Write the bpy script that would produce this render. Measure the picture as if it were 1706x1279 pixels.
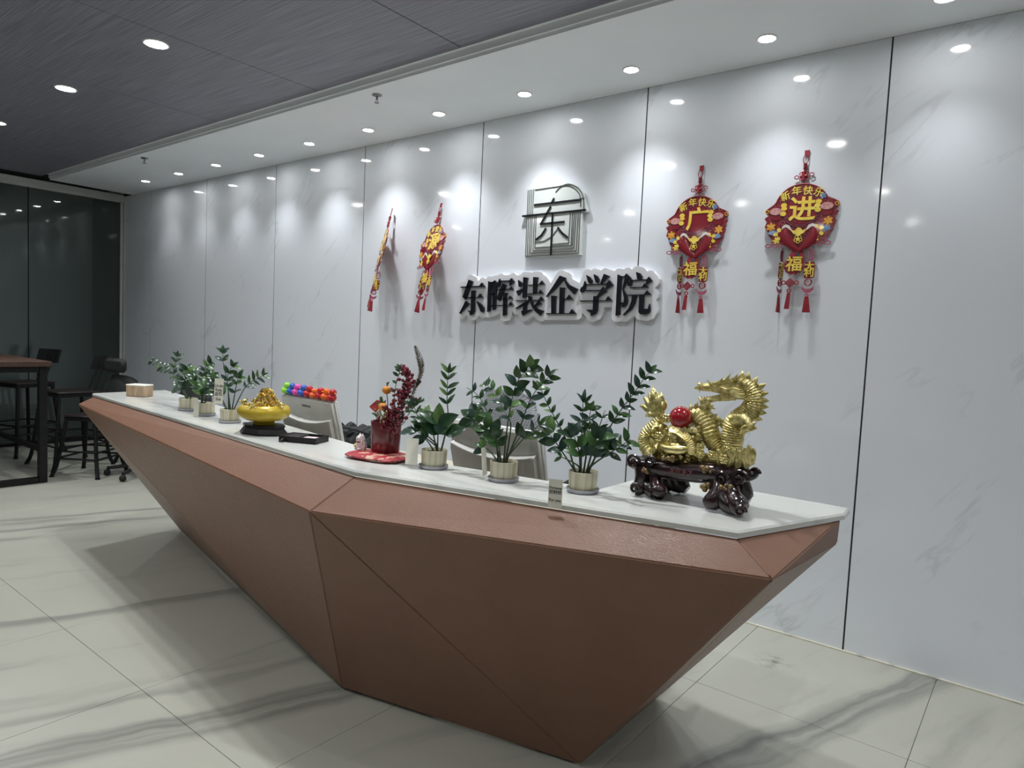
import bpy, bmesh, math, random
from mathutils import Vector, Matrix
random.seed(11)
PI = math.pi
scene = bpy.context.scene
C = scene.collection
for o in list(bpy.data.objects): bpy.data.objects.remove(o, do_unlink=True)

# ------------------------------------------------------------------ camera
CAM = Vector((0.0, -3.526, 1.4260))
RT = [Vector(v) for v in [(0.78382, 0.619219, 0.046839), (-0.078946, 0.024549, 0.996577), (-0.615949, 0.784835, -0.068126)]]          # right, up, forward
FPX = 1136.63
cd = bpy.data.cameras.new('camera'); cam = bpy.data.objects.new('camera', cd); C.objects.link(cam)
cam.matrix_world = Matrix(((RT[0].x, RT[1].x, -RT[2].x, CAM.x), (RT[0].y, RT[1].y, -RT[2].y, CAM.y),
                           (RT[0].z, RT[1].z, -RT[2].z, CAM.z), (0, 0, 0, 1)))
cd.sensor_fit = 'HORIZONTAL'; cd.sensor_width = 36; cd.lens = 36*FPX/1706; cd.clip_start = .05
scene.camera = cam

# ------------------------------------------------------------------ world and exposure
w = bpy.data.worlds.new('world'); scene.world = w; w.use_nodes = True
w.node_tree.nodes['Background'].inputs[0].default_value = (.75, .82, .9, 1)
w.node_tree.nodes['Background'].inputs[1].default_value = .05
vs = scene.view_settings
vs.view_transform = 'Standard'; vs.look = 'None'; vs.gamma = 1; vs.use_curve_mapping = False
vs.exposure = 1.13
SPOT_POWER = 15.0        # each soffit downlight, watts
ROOM_POWER = 29.0        # each ceiling downlight, watts

def ray(u, v):
    return (RT[0]*((u-853)/FPX) + RT[1]*(-(v-639.5)/FPX) + RT[2])
def at(u, v, y):
    d = ray(u, v); return CAM + d*((y-CAM.y)/d.y)
def atz(u, v, z):
    d = ray(u, v); return CAM + d*((z-CAM.z)/d.z)

# ------------------------------------------------------------------ materials
def pm(name, col, rough=.5, metal=0., coat=0., spec=.5, noise=None, bump=None, emis=None, trans=0., alpha=1., sheen=0.):
    m = bpy.data.materials.new(name); m.use_nodes = True
    nt = m.node_tree; b = nt.nodes['Principled BSDF']
    b.inputs['Base Color'].default_value = (*col, 1); b.inputs['Roughness'].default_value = rough
    b.inputs['Metallic'].default_value = metal; b.inputs['Coat Weight'].default_value = coat
    b.inputs['Coat Roughness'].default_value = .06
    b.inputs['Specular IOR Level'].default_value = spec; b.inputs['Transmission Weight'].default_value = trans
    b.inputs['Alpha'].default_value = alpha; b.inputs['Sheen Weight'].default_value = sheen
    if emis: b.inputs['Emission Color'].default_value = (*emis[0], 1); b.inputs['Emission Strength'].default_value = emis[1]
    tc = nt.nodes.new('ShaderNodeTexCoord')
    if noise:                                   # (scale xyz, second colour, detail, lo, hi)
        mp = nt.nodes.new('ShaderNodeMapping'); mp.inputs['Scale'].default_value = noise[0]
        nt.links.new(tc.outputs['Object'], mp.inputs[0])
        n = nt.nodes.new('ShaderNodeTexNoise'); n.inputs['Scale'].default_value = 1; n.inputs['Detail'].default_value = noise[2]
        nt.links.new(mp.outputs[0], n.inputs['Vector'])
        r = nt.nodes.new('ShaderNodeValToRGB'); r.color_ramp.elements[0].position = noise[3]; r.color_ramp.elements[1].position = noise[4]
        r.color_ramp.elements[0].color = (*col, 1); r.color_ramp.elements[1].color = (*noise[1], 1)
        nt.links.new(n.outputs[0], r.inputs[0]); nt.links.new(r.outputs[0], b.inputs['Base Color'])
    if bump:                                    # (scale xyz, strength, distance, detail)
        mp = nt.nodes.new('ShaderNodeMapping'); mp.inputs['Scale'].default_value = bump[0]
        nt.links.new(tc.outputs['Object'], mp.inputs[0])
        n = nt.nodes.new('ShaderNodeTexNoise'); n.inputs['Scale'].default_value = 1; n.inputs['Detail'].default_value = bump[3]
        nt.links.new(mp.outputs[0], n.inputs['Vector'])
        bu = nt.nodes.new('ShaderNodeBump'); bu.inputs['Strength'].default_value = bump[1]; bu.inputs['Distance'].default_value = bump[2]
        nt.links.new(n.outputs[0], bu.inputs['Height']); nt.links.new(bu.outputs[0], b.inputs['Normal'])
    return m

def nodes(m): return m.node_tree, m.node_tree.nodes, m.node_tree.links, m.node_tree.nodes['Principled BSDF']
def math_node(nt, op, a, b=None, clamp=False):
    n = nt.nodes.new('ShaderNodeMath'); n.operation = op; n.use_clamp = clamp
    for i, v in enumerate((a, b)):
        if v is None: continue
        if isinstance(v, (int, float)): n.inputs[i].default_value = v
        else: nt.links.new(v, n.inputs[i])
    return n.outputs[0]
def noise_node(nt, vec, scale, detail=3, dist=0.):
    n = nt.nodes.new('ShaderNodeTexNoise'); n.inputs['Scale'].default_value = scale; n.inputs['Detail'].default_value = detail
    n.inputs['Distortion'].default_value = dist
    if vec is not None: nt.links.new(vec, n.inputs['Vector'])
    return n.outputs[0]
def mix_node(nt, fac, a, b):
    n = nt.nodes.new('ShaderNodeMix'); n.data_type = 'RGBA'
    for k, v in ((0, fac), (6, a), (7, b)):
        if isinstance(v, (int, float)): n.inputs[k].default_value = v
        elif isinstance(v, tuple): n.inputs[k].default_value = (*v, 1)
        else: nt.links.new(v, n.inputs[k])
    return n.outputs[2]

# ------------------------------------------------------------------ mesh builder
class MB:
    def __init__(s): s.v = []; s.f = []
    def add(s, vs, fs):
        k = len(s.v); s.v += [tuple(p) for p in vs]; s.f += [tuple(i+k for i in f) for f in fs]; return s
    def box(s, x0, x1, y0, y1, z0, z1, c=0., M=None):
        if c > 0:
            P = []
            for x, sx in ((x0, 1), (x1, -1)):
                for y, sy in ((y0, 1), (y1, -1)):
                    for z, sz in ((z0, 1), (z1, -1)):
                        P += [(x, y+sy*c, z+sz*c), (x+sx*c, y, z+sz*c), (x+sx*c, y+sy*c, z)]
            if M: P = [M @ Vector(p) for p in P]
            return s.hull(P)
        P = [(x, y, z) for x in (x0, x1) for y in (y0, y1) for z in (z0, z1)]
        if M: P = [M @ Vector(p) for p in P]
        return s.add(P, [(0, 1, 3, 2), (4, 6, 7, 5), (0, 4, 5, 1), (2, 3, 7, 6), (0, 2, 6, 4), (1, 5, 7, 3)])
    def hull(s, P):
        bm = bmesh.new(); V = [bm.verts.new(p) for p in P]
        r = bmesh.ops.convex_hull(bm, input=V)
        bmesh.ops.delete(bm, geom=list({g for g in r['geom_interior'] + r['geom_unused'] if isinstance(g, bmesh.types.BMVert)}), context='VERTS')
        bmesh.ops.dissolve_limit(bm, angle_limit=.02, verts=bm.verts, edges=bm.edges)
        bm.verts.index_update(); s.add([v.co[:] for v in bm.verts], [[v.index for v in f.verts] for f in bm.faces]); bm.free(); return s
    def prism(s, poly, a, b, plane='xz'):
        """flat outline given thickness from a to b along the third axis"""
        n = len(poly)
        area = sum(poly[i][0]*poly[(i+1) % n][1]-poly[(i+1) % n][0]*poly[i][1] for i in range(n))
        if area < 0: poly = poly[::-1]
        if a > b: a, b = b, a
        if plane == 'xz':                          # a is nearer the viewer (smaller y)
            V = [(p[0], a, p[1]) for p in poly] + [(p[0], b, p[1]) for p in poly]
            F = [tuple(range(n)), tuple(range(2*n-1, n-1, -1))] + [((i+1) % n, i, n+i, n+(i+1) % n) for i in range(n)]
        else:
            V = [(p[0], p[1], a) for p in poly] + [(p[0], p[1], b) for p in poly]
            F = [tuple(range(n-1, -1, -1)), tuple(range(n, 2*n))] + [(i, (i+1) % n, n+(i+1) % n, n+i) for i in range(n)]
        return s.add(V, F)
    def lathe(s, prof, seg=28, o=(0, 0, 0), ripple=0, amp=0., cap=True, loop=False):
        V = []; F = []; n = len(prof)
        for j in range(seg):
            a = 2*PI*j/seg
            k = 1+amp*abs(math.sin(a*ripple/2)) if ripple else 1
            for r, z in prof: V.append((o[0]+r*k*math.cos(a), o[1]+r*k*math.sin(a), o[2]+z))
        for j in range(seg):
            for i in range(n-1):
                F.append((j*n+i, ((j+1) % seg)*n+i, ((j+1) % seg)*n+i+1, j*n+i+1))
        if loop:
            for j in range(seg): F.append((j*n+n-1, ((j+1) % seg)*n+n-1, ((j+1) % seg)*n, j*n))
        elif cap:
            F.append(tuple(j*n for j in range(seg))[::-1]); F.append(tuple(j*n+n-1 for j in range(seg)))
        return s.add(V, F)
    def ball(s, c, r, seg=12, rings=7):
        if not isinstance(r, (tuple, list)): r = (r, r, r)
        V = [(c[0], c[1], c[2]-r[2])]; F = []
        for i in range(1, rings):
            t = -PI/2+PI*i/rings
            for j in range(seg):
                a = 2*PI*j/seg; V.append((c[0]+r[0]*math.cos(t)*math.cos(a), c[1]+r[1]*math.cos(t)*math.sin(a), c[2]+r[2]*math.sin(t)))
        V.append((c[0], c[1], c[2]+r[2])); T = len(V)-1
        for j in range(seg):
            k = (j+1) % seg
            F.append((0, 1+k, 1+j)); F.append((T, T-seg+j, T-seg+k))
            for i in range(rings-2): F.append((1+i*seg+j, 1+i*seg+k, 1+(i+1)*seg+k, 1+(i+1)*seg+j))
        return s.add(V, F)
    def tube(s, pts, rad, seg=10, closed=False, flat=1., scales=0, samew=None):
        P = [Vector(p) for p in pts]; n = len(P)
        R = rad if isinstance(rad, (list, tuple)) else [rad]*n
        T = []
        for i in range(n):
            if closed: t = P[(i+1) % n]-P[i-1]
            else: t = P[min(i+1, n-1)]-P[max(i-1, 0)]
            T.append(t.normalized() if t.length > 1e-9 else Vector((0, 0, 1)))
        up = Vector((0, 1, 0)) if samew is None else Vector(samew)
        if abs(T[0].dot(up)) > .9: up = Vector((1, 0, 0)) if samew is None else Vector((0, 0, 1))
        V = []; F = []; nrm = (up-T[0]*up.dot(T[0])).normalized()
        for i in range(n):
            nrm = (nrm-T[i]*nrm.dot(T[i])); nrm = nrm.normalized() if nrm.length > 1e-6 else T[i].orthogonal().normalized()
            bn = T[i].cross(nrm)
            for j in range(seg):
                a = 2*PI*j/seg; k = 1.
                if scales:
                    row, ph = divmod(i, 3)
                    k = 1+.20*(1-ph/3)*(.3+.7*abs(math.cos(a*scales/2+(row % 2)*PI/2)))-.08
                V.append(P[i]+(nrm*(math.cos(a)*flat)+bn*math.sin(a))*R[i]*k)
        m = n if closed else n-1
        for i in range(m):
            q = (i+1) % n
            for j in range(seg):
                k = (j+1) % seg; F.append((i*seg+j, i*seg+k, q*seg+k, q*seg+j))
        if not closed: F.append(tuple(range(seg))[::-1]); F.append(tuple((n-1)*seg+j for j in range(seg)))
        return s.add(V, F)
    def ring(s, c, R, r, axis='y', seg=14, sub=6, sx=1., sz=1.):
        P = []
        for j in range(seg):
            a = 2*PI*j/seg; u, v = R*math.cos(a)*sx, R*math.sin(a)*sz
            P.append((c[0]+u, c[1], c[2]+v) if axis == 'y' else (c[0]+u, c[1]+v, c[2]))
        return s.tube(P, r, sub, closed=True)
    def xf(s, M): s.v = [tuple(M @ Vector(p)) for p in s.v]; return s
    def mesh(s, name, mat=None, smooth=True, ang=40):
        me = bpy.data.meshes.new(name); me.from_pydata(s.v, [], s.f); me.update()
        if smooth:
            for p in me.polygons: p.use_smooth = True
            me.set_sharp_from_angle(angle=math.radians(ang))
        if mat: me.materials.append(mat)
        return me
    def build(s, name, mat, parent=None, loc=None, rot=None, smooth=True, ang=40):
        return link(name, s.mesh(name, mat, smooth, ang), parent, loc, rot)

def link(name, me, parent=None, loc=None, rot=None):
    o = bpy.data.objects.new(name, me); C.objects.link(o)
    if parent: o.parent = parent
    if loc is not None: o.location = loc
    if rot is not None: o.rotation_euler = rot
    return o
def spline(P, per=6):
    """Catmull-Rom through points (any length tuples)"""
    out = []; n = len(P)
    for i in range(n-1):
        p0, p1, p2, p3 = P[max(i-1, 0)], P[i], P[i+1], P[min(i+2, n-1)]
        for k in range(per):
            t = k/per
            out.append(tuple(.5*((2*b)+(c-a)*t+(2*a-5*b+4*c-d)*t*t+(-a+3*b-3*c+d)*t**3) for a, b, c, d in zip(p0, p1, p2, p3)))
    out.append(tuple(P[-1])); return out
def tag(o, label=None, cat=None, group=None, kind=None):
    if label: o['label'] = label
    if cat: o['category'] = cat
    if group: o['group'] = group
    if kind: o['kind'] = kind
    return o
def thing(name, label, cat, loc=(0, 0, 0), rotz=0., group=None):
    o = bpy.data.objects.new(name, None); C.objects.link(o); o.empty_display_size = .1
    o.location = loc; o.rotation_euler = (0, 0, rotz)
    return tag(o, label, cat, group)
def struct(name, mb, mat, parent=None, **k):
    o = mb.build(name, mat, parent, **k)
    if not parent: o['kind'] = 'structure'
    return o
_txt = {}
def text_mesh(body, size, mat, bold=.0, depth=.001):
    """lettering as a mesh in the xz plane, centred, facing -y"""
    key = (body, size, mat.name, bold)
    if key in _txt: return _txt[key]
    cu = bpy.data.curves.new('lettering', 'FONT'); cu.body = body; cu.size = size; cu.align_x = 'CENTER'; cu.align_y = 'CENTER'
    cu.offset = bold; cu.extrude = depth; cu.resolution_u = 3
    t = bpy.data.objects.new('lettering', cu); C.objects.link(t)
    dg = bpy.context.evaluated_depsgraph_get(); dg.update()
    me = bpy.data.meshes.new_from_object(t.evaluated_get(dg))
    bpy.data.objects.remove(t, do_unlink=True)
    me.transform(Matrix.Rotation(PI/2, 4, 'X'))
    me.materials.clear(); me.materials.append(mat); _txt[key] = me
    return me
# ------------------------------------------------------------------ surface materials
def floor_material():
    m = pm('floor_marble', (.6, .6, .57), .28); nt, N, L, b = nodes(m)
    g = N.new('ShaderNodeNewGeometry'); s = N.new('ShaderNodeSeparateXYZ'); L.new(g.outputs['Position'], s.inputs[0])
    u0 = math_node(nt, 'SUBTRACT', s.outputs[0], math_node(nt, 'MULTIPLY', s.outputs[1], .36))
    cb = N.new('ShaderNodeCombineXYZ'); L.new(s.outputs[0], cb.inputs[0]); L.new(s.outputs[1], cb.inputs[1])
    wob = math_node(nt, 'MULTIPLY', math_node(nt, 'SUBTRACT', noise_node(nt, cb.outputs[0], 1.6, 4), .5), .26)
    u = math_node(nt, 'ADD', u0, wob)
    mr = N.new('ShaderNodeMapRange'); mr.inputs[1].default_value = -6; mr.inputs[2].default_value = 2; L.new(u, mr.inputs[0])
    rp = N.new('ShaderNodeValToRGB'); L.new(mr.outputs[0], rp.inputs[0]); cr = rp.color_ramp
    stops = [(-6, 0)]
    for a, e, k in ((-4.87, .03, .7), (-4.57, .05, .8), (-2.78, .07, .75), (-1.78, .03, .55), (-1.53, .14, .8), (-.36, .13, .95), (.6, .1, .7)):
        stops += [(a-.035, 0), (a, k), (a+e, k*.8), (a+e+.03, 0)]
    stops = stops[:30]
    el = cr.elements
    while len(el) > 1: el.remove(el[-1])
    el[0].position = 0; el[0].color = (0, 0, 0, 1)
    for p, k in stops[1:]:
        e = el.new((p+6)/8); e.color = (k, k, k, 1)
    cu = N.new('ShaderNodeCombineXYZ'); L.new(math_node(nt, 'MULTIPLY', u, 26), cu.inputs[0]); L.new(math_node(nt, 'MULTIPLY', s.outputs[1], 1.1), cu.inputs[1])
    fine = noise_node(nt, cu.outputs[0], 1, 5)
    cu2 = N.new('ShaderNodeCombineXYZ'); L.new(math_node(nt, 'MULTIPLY', u, 5), cu2.inputs[0]); L.new(math_node(nt, 'MULTIPLY', s.outputs[1], .8), cu2.inputs[1])
    broad = noise_node(nt, cu2.outputs[0], 1, 4)
    mask = math_node(nt, 'SUBTRACT', math_node(nt, 'MULTIPLY', fine, 1.9), .25, True)
    v = math_node(nt, 'MULTIPLY', rp.outputs[0], mask)
    br = N.new('ShaderNodeMapRange'); br.inputs[1].default_value = .56; br.inputs[2].default_value = .72; L.new(broad, br.inputs[0])
    st = math_node(nt, 'MULTIPLY', math_node(nt, 'MULTIPLY', br.outputs[0], fine), .75, True)
    tot = math_node(nt, 'MAXIMUM', v, st)
    dv = N.new('ShaderNodeVectorMath'); dv.operation = 'DISTANCE'; dv.inputs[1].default_value = (-.885, -.36, 0); L.new(g.outputs['Position'], dv.inputs[0])
    sp = N.new('ShaderNodeMapRange'); sp.inputs[1].default_value = .02; sp.inputs[2].default_value = .10; sp.inputs[3].default_value = 1; sp.inputs[4].default_value = 0; L.new(dv.outputs['Value'], sp.inputs[0])
    bl = N.new('ShaderNodeMapRange'); bl.inputs[1].default_value = .46; bl.inputs[2].default_value = .62; L.new(noise_node(nt, cb.outputs[0], 22, 4), bl.inputs[0])
    tot = math_node(nt, 'MAXIMUM', tot, math_node(nt, 'MULTIPLY', math_node(nt, 'MULTIPLY', sp.outputs[0], bl.outputs[0]), .8))   # an old stain by the wall
    cl = noise_node(nt, cb.outputs[0], 2.2, 5)
    base = mix_node(nt, cl, (.47, .473, .407), (.378, .383, .328))
    L.new(mix_node(nt, tot, base, (.14, .145, .135)), b.inputs['Base Color'])
    return m
def wall_material():
    m = pm('wall_marble_panel', (.6, .62, .66), .07, spec=.55); nt, N, L, b = nodes(m)
    g = N.new('ShaderNodeNewGeometry'); mp = N.new('ShaderNodeMapping'); mp.inputs['Rotation'].default_value = (0, math.radians(48), 0)
    L.new(g.outputs['Position'], mp.inputs[0]); mq = N.new('ShaderNodeMapping'); mq.inputs['Scale'].default_value = (.55, 1, 2.4); L.new(mp.outputs[0], mq.inputs[0])
    n = noise_node(nt, mq.outputs[0], 1.3, 5, .35)
    d = math_node(nt, 'ABSOLUTE', math_node(nt, 'SUBTRACT', n, .5))
    mr = N.new('ShaderNodeMapRange'); mr.inputs[1].default_value = 0; mr.inputs[2].default_value = .012; mr.inputs[3].default_value = 1; mr.inputs[4].default_value = 0
    L.new(d, mr.inputs[0])
    brk = N.new('ShaderNodeMapRange'); brk.inputs[1].default_value = .5; brk.inputs[2].default_value = .66
    L.new(noise_node(nt, g.outputs['Position'], 2.6, 3), brk.inputs[0])
    vein = math_node(nt, 'MULTIPLY', math_node(nt, 'MULTIPLY', mr.outputs[0], brk.outputs[0]), .33)
    base = mix_node(nt, noise_node(nt, g.outputs['Position'], .8, 3), (.74, .785, .85), (.79, .825, .875))
    L.new(mix_node(nt, vein, base, (.36, .37, .39)), b.inputs['Base Color'])
    return m
def ceiling_material():
    m = pm('ceiling_veneer', (.05, .05, .056), .42); nt, N, L, b = nodes(m)
    g = N.new('ShaderNodeNewGeometry'); mp = N.new('ShaderNodeMapping'); mp.inputs['Scale'].default_value = (2.2, 150, 1); L.new(g.outputs['Position'], mp.inputs[0])
    n = noise_node(nt, mp.outputs[0], 1, 5)
    r = N.new('ShaderNodeValToRGB'); L.new(n, r.inputs[0]); r.color_ramp.elements[0].position = .36; r.color_ramp.elements[1].position = .66
    r.color_ramp.elements[0].color = (.145, .145, .18, 1); r.color_ramp.elements[1].color = (.255, .255, .31, 1)
    L.new(r.outputs[0], b.inputs['Base Color'])
    bu = N.new('ShaderNodeBump'); bu.inputs['Strength'].default_value = .3; bu.inputs['Distance'].default_value = .002
    L.new(n, bu.inputs['Height']); L.new(bu.outputs[0], b.inputs['Normal'])
    return m
def counter_material():
    m = pm('counter_marble', (.8, .8, .77), .14, spec=.5); nt, N, L, b = nodes(m)
    g = N.new('ShaderNodeNewGeometry'); mp = N.new('ShaderNodeMapping'); mp.inputs['Rotation'].default_value = (0, 0, .5); mp.inputs['Scale'].default_value = (2.2, 7, 3); L.new(g.outputs['Position'], mp.inputs[0])
    n = noise_node(nt, mp.outputs[0], 1, 5, .6)
    r = N.new('ShaderNodeMapRange'); r.inputs[1].default_value = .52; r.inputs[2].default_value = .78; L.new(n, r.inputs[0])
    L.new(mix_node(nt, math_node(nt, 'MULTIPLY', r.outputs[0], .75), (.66, .68, .64), (.33, .35, .35)), b.inputs['Base Color'])
    return m
def leather_material():
    m = pm('brown_leather', (.2, .1, .07), .34, spec=.5); nt, N, L, b = nodes(m)
    g = N.new('ShaderNodeNewGeometry')
    mp = N.new('ShaderNodeMapping'); mp.inputs['Rotation'].default_value = (0, 0, .4); mp.inputs['Scale'].default_value = (60, 240, 110); L.new(g.outputs['Position'], mp.inputs[0])
    n1 = noise_node(nt, mp.outputs[0], 1, 5, 2.2); n2 = noise_node(nt, g.outputs['Position'], 7, 4)
    base = mix_node(nt, n2, (.15, .067, .037), (.215, .104, .062))
    L.new(mix_node(nt, math_node(nt, 'MULTIPLY', n1, .5), base, (.265, .14, .088)), b.inputs['Base Color'])
    rr = N.new('ShaderNodeMapRange'); rr.inputs[1].default_value = .3; rr.inputs[2].default_value = .7; rr.inputs[3].default_value = .28; rr.inputs[4].default_value = .5
    L.new(n1, rr.inputs[0]); L.new(rr.outputs[0], b.inputs['Roughness'])
    bu = N.new('ShaderNodeBump'); bu.inputs['Strength'].default_value = .8; bu.inputs['Distance'].default_value = .0011
    L.new(n1, bu.inputs['Height']); L.new(bu.outputs[0], b.inputs['Normal'])
    return m
def glass_material(name, tint, rough=.03, spec=1.45):
    m = bpy.data.materials.new(name); m.use_nodes = True; nt = m.node_tree; N = nt.nodes; L = nt.links
    N.remove(N['Principled BSDF']); out = N['Material Output']
    t = N.new('ShaderNodeBsdfTransparent'); t.inputs[0].default_value = (*tint, 1)
    gl = N.new('ShaderNodeBsdfGlossy'); gl.inputs['Roughness'].default_value = rough; gl.inputs[0].default_value = (.85, .92, .9, 1)
    fr = N.new('ShaderNodeFresnel'); fr.inputs[0].default_value = spec
    mx = N.new('ShaderNodeMixShader'); L.new(fr.outputs[0], mx.inputs[0]); L.new(t.outputs[0], mx.inputs[1]); L.new(gl.outputs[0], mx.inputs[2])
    L.new(mx.outputs[0], out.inputs[0]); return m

MAT = {}
MAT['floor'] = floor_material(); MAT['wall'] = wall_material(); MAT['ceil'] = ceiling_material(); MAT['counter'] = counter_material(); MAT['leather'] = leather_material()
MAT['grout'] = pm('grout', (.24, .24, .22), .8)
MAT['gap'] = pm('black_gap', (.012, .012, .014), .5)
MAT['soffit'] = pm('soffit_paint', (.82, .86, .90), .6, noise=((2, 2, 2), (.80, .84, .88), 3, .4, .6))
MAT['plain_wall'] = pm('plaster_grey', (.42, .43, .44), .6, noise=((1, 1, 1), (.38, .39, .4), 3, .4, .6))
MAT['black_metal'] = pm('black_metal', (.004, .0045, .005), .5, spec=.3, noise=((30, 30, 30), (.008, .008, .009), 2, .4, .6))
MAT['alu'] = pm('pale_aluminium', (.6, .62, .6), .35, noise=((5, 5, 40), (.55, .57, .55), 2, .4, .6))
MAT['glass'] = glass_material('dark_glass', (.72, .755, .75))
MAT['dark_room'] = pm('dark_room', (.58, .6, .6), .8, noise=((1, 1, 1), (.64, .66, .66), 3, .4, .6))
MAT['lens'] = pm('lamp_lens', (.9, .9, .9), .4, emis=((1, .985, .96), 28))
MAT['lens_small'] = pm('small_lamp_lens', (.9, .9, .9), .4, emis=((1, .99, .97), 42))
MAT['white_trim'] = pm('white_enamel', (.75, .75, .74), .35, noise=((20, 20, 20), (.7, .7, .7), 2, .4, .6))
MAT['chrome'] = pm('dull_chrome', (.3, .3, .3), .35, .9, noise=((30, 30, 30), (.22, .22, .22), 2, .4, .6))
MAT['caulk'] = pm('cream_caulk', (.62, .6, .5), .6, noise=((8, 8, 8), (.4, .4, .34), 4, .5, .62))

H = 2.86; HD = 2.915; XG = -8.72; XR = 3.2; YF = -8.2; SOF = -.83
# ------------------------------------------------------------------ floor
fl = struct('floor', MB().box(-11.5, XR, YF, .05, -.12, -.004), MAT['grout'])
tile = MB().box(-.394, .394, -.789, .789, -.012, 0, c=.0012).mesh('tile', MAT['floor'])
x = -.285-.79*14+.395
while x < XR+.4:
    for r in range(6):
        link('tile', tile, fl, (x, .79-.79-1.58*r, -.0))
    x += .79
# ------------------------------------------------------------------ walls
wb = struct('wall_back', MB().box(-11.5, XR, .012, .15, 0, 3.1), MAT['gap'])
seams = [-.673+1.22*k for k in range(-6, 4)]
seams = [-8.70, ] + [s for s in seams if s > -8.2] + [XR]
for a, e in zip(seams, seams[1:]):
    MB().box(a+.0035, e-.0035, 0, .012, .004, H, c=.0012).build('panel', MAT['wall'], wb)
for s in seams[1:-1]: MB().box(s-.0032, s+.0032, .0015, .0119, .004, H).build('seam_strip', MAT['gap'], wb)
struct('trim_1', MB().box(XG, XR, -.014, 0, 0, .006), MAT['caulk'])
MB().box(-9.6, -8.73, 0, .0115, .004, 3.0).build('dark_panel', MAT['dark_room'], wb)
struct('wall_right', MB().box(XR, XR+.12, YF, .15, 0, 3.1), MAT['plain_wall'])
struct('wall_front', MB().box(-11.5, XR, YF-.12, YF, 0, 3.1), MAT['plain_wall'])
# room beyond the glass
struct('wall_left', MB().box(-9.72, -9.6, YF, .15, 0, 3.1), MAT['dark_room'])
# glass partition
gp = tag(bpy.data.objects.new('window_1', None), kind='structure'); C.objects.link(gp); gp.location = (XG, 0, 0)
ys = [-.012, -.95, -2.15, -3.35, -4.55, -5.75, -6.95, YF]
for a, e in zip(ys, ys[1:]):
    MB().box(-.006, .006, e+.004, a-.004, .03, 2.79, c=.001).build('pane', MAT['glass'], gp)
    MB().box(-.007, .007, e-.004, e+.004, .03, 2.79).build('pane_joint', MAT['black_metal'], gp)
MB().box(-.03, .05, YF, 0, 2.785, 2.872, c=.004).build('header_beam', MAT['alu'], gp)
MB().box(-.02, .02, YF, 0, 0, .03, c=.003).build('floor_channel', MAT['black_metal'], gp)
MB().box(-.012, .02, -.03, -.0015, .0, 2.785, c=.002).build('side_post', MAT['alu'], gp)
# ------------------------------------------------------------------ ceilings
ce = struct('ceiling', MB().box(-11.5, XR, YF, .05, 2.96, 3.1), MAT['gap'])
cs = [-2.53+1.22*k for k in range(-5, 6)]
cs = [-8.66] + [s for s in cs if -8.5 < s < XR] + [XR]
for a, e in zip(cs, cs[1:]):
    MB().box(a+.003, e-.003, YF, SOF-.02, HD, HD+.04, c=.001).build('ceiling_panel', MAT['ceil'], ce)
so = tag(bpy.data.objects.new('trim_2', None), kind='structure'); C.objects.link(so); so.location = (0, SOF, H)
MB().box(-8.47, XR, 0, -SOF-.001, 0, .1).build('soffit_board', MAT['soffit'], so)
MB().box(-8.47, XR, -.012, 0, .018, .054, c=.002).build('fascia_strip', MAT['soffit'], so)
MB().box(-8.47, XR, -.03, 0, .054, .07, c=.002).build('fascia_lip', MAT['soffit'], so)
# ------------------------------------------------------------------ downlights
def downlight(loc, r, power, spot, label, group, blend=.6):
    t = thing('downlight', label, 'downlight', loc, 0, group)
    link('trim_ring', dl_ring[r], t); link('lens', dl_lens[r], t)
    l = bpy.data.lights.new('lamp', 'SPOT'); l.energy = power; l.spot_size = math.radians(spot); l.spot_blend = blend
    l.shadow_soft_size = r*.8; l.color = (.97, .985, 1)
    lo = bpy.data.objects.new('lamp', l); C.objects.link(lo); lo.parent = t; lo.location = (0, 0, -.012)
    return t
dl_ring, dl_lens = {}, {}
for r in (.036, .055):
    dl_ring[r] = MB().lathe([(r, -.004), (r+.006, -.006), (r+.011, -.002), (r+.011, 0), (r, 0)], 28, loop=True).mesh('trim_ring', MAT['white_trim'])
    dl_lens[r] = MB().lathe([(.001, -.0035), (r*.7, -.0035), (r, -.002), (r, 0), (.001, 0)], 28).mesh('lens', MAT['lens_small' if r < .05 else 'lens'])
ordn = ['first', 'second', 'third', 'fourth', 'fifth', 'sixth', 'seventh', 'eighth', 'ninth', 'tenth', 'eleventh', 'twelfth', 'thirteenth', 'fourteenth']
xs = [-.44-.705*k for k in range(11)]
for k, x in enumerate(xs):
    downlight((x, -.28, H), .036, SPOT_POWER*(.6, 1, 1.35, 1.6, 1.6, 1.5, 1.25, .95, .65, .5, .4)[k], 92, '%s small round downlight from the right in the white soffit' % ordn[k], 'small downlights along the white soffit', 1.)
for x in (.265, .97, 1.675, 2.38):
    downlight((x, -.28, H), .036, SPOT_POWER*.4, 92, 'small round downlight in the white soffit beyond the right edge', 'small downlights past the right edge', 1.)
lab = {-3.92: 'large bright downlight in dark ceiling nearest the white soffit', -5.2: 'middle one of the three downlights showing in the dark ceiling', -6.62: 'downlight in the dark ceiling cut by the left edge'}
for y in (-1.78, -3.5, -5.2):
    for x in (-6.62, -5.2, -3.92, -2.62, -1.32, 0, 1.3, 2.5):
        l = lab.get(x) if y == -1.78 else None
        downlight((x, y, HD), .055, ROOM_POWER*(1.1 if y > -2 else .55)*(1.3 if x < -1 else .45), 138, l or 'large round downlight in the dark ceiling outside the view', 'large downlights in the dark ceiling' if l else 'ceiling downlights outside the view', 1.)
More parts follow.
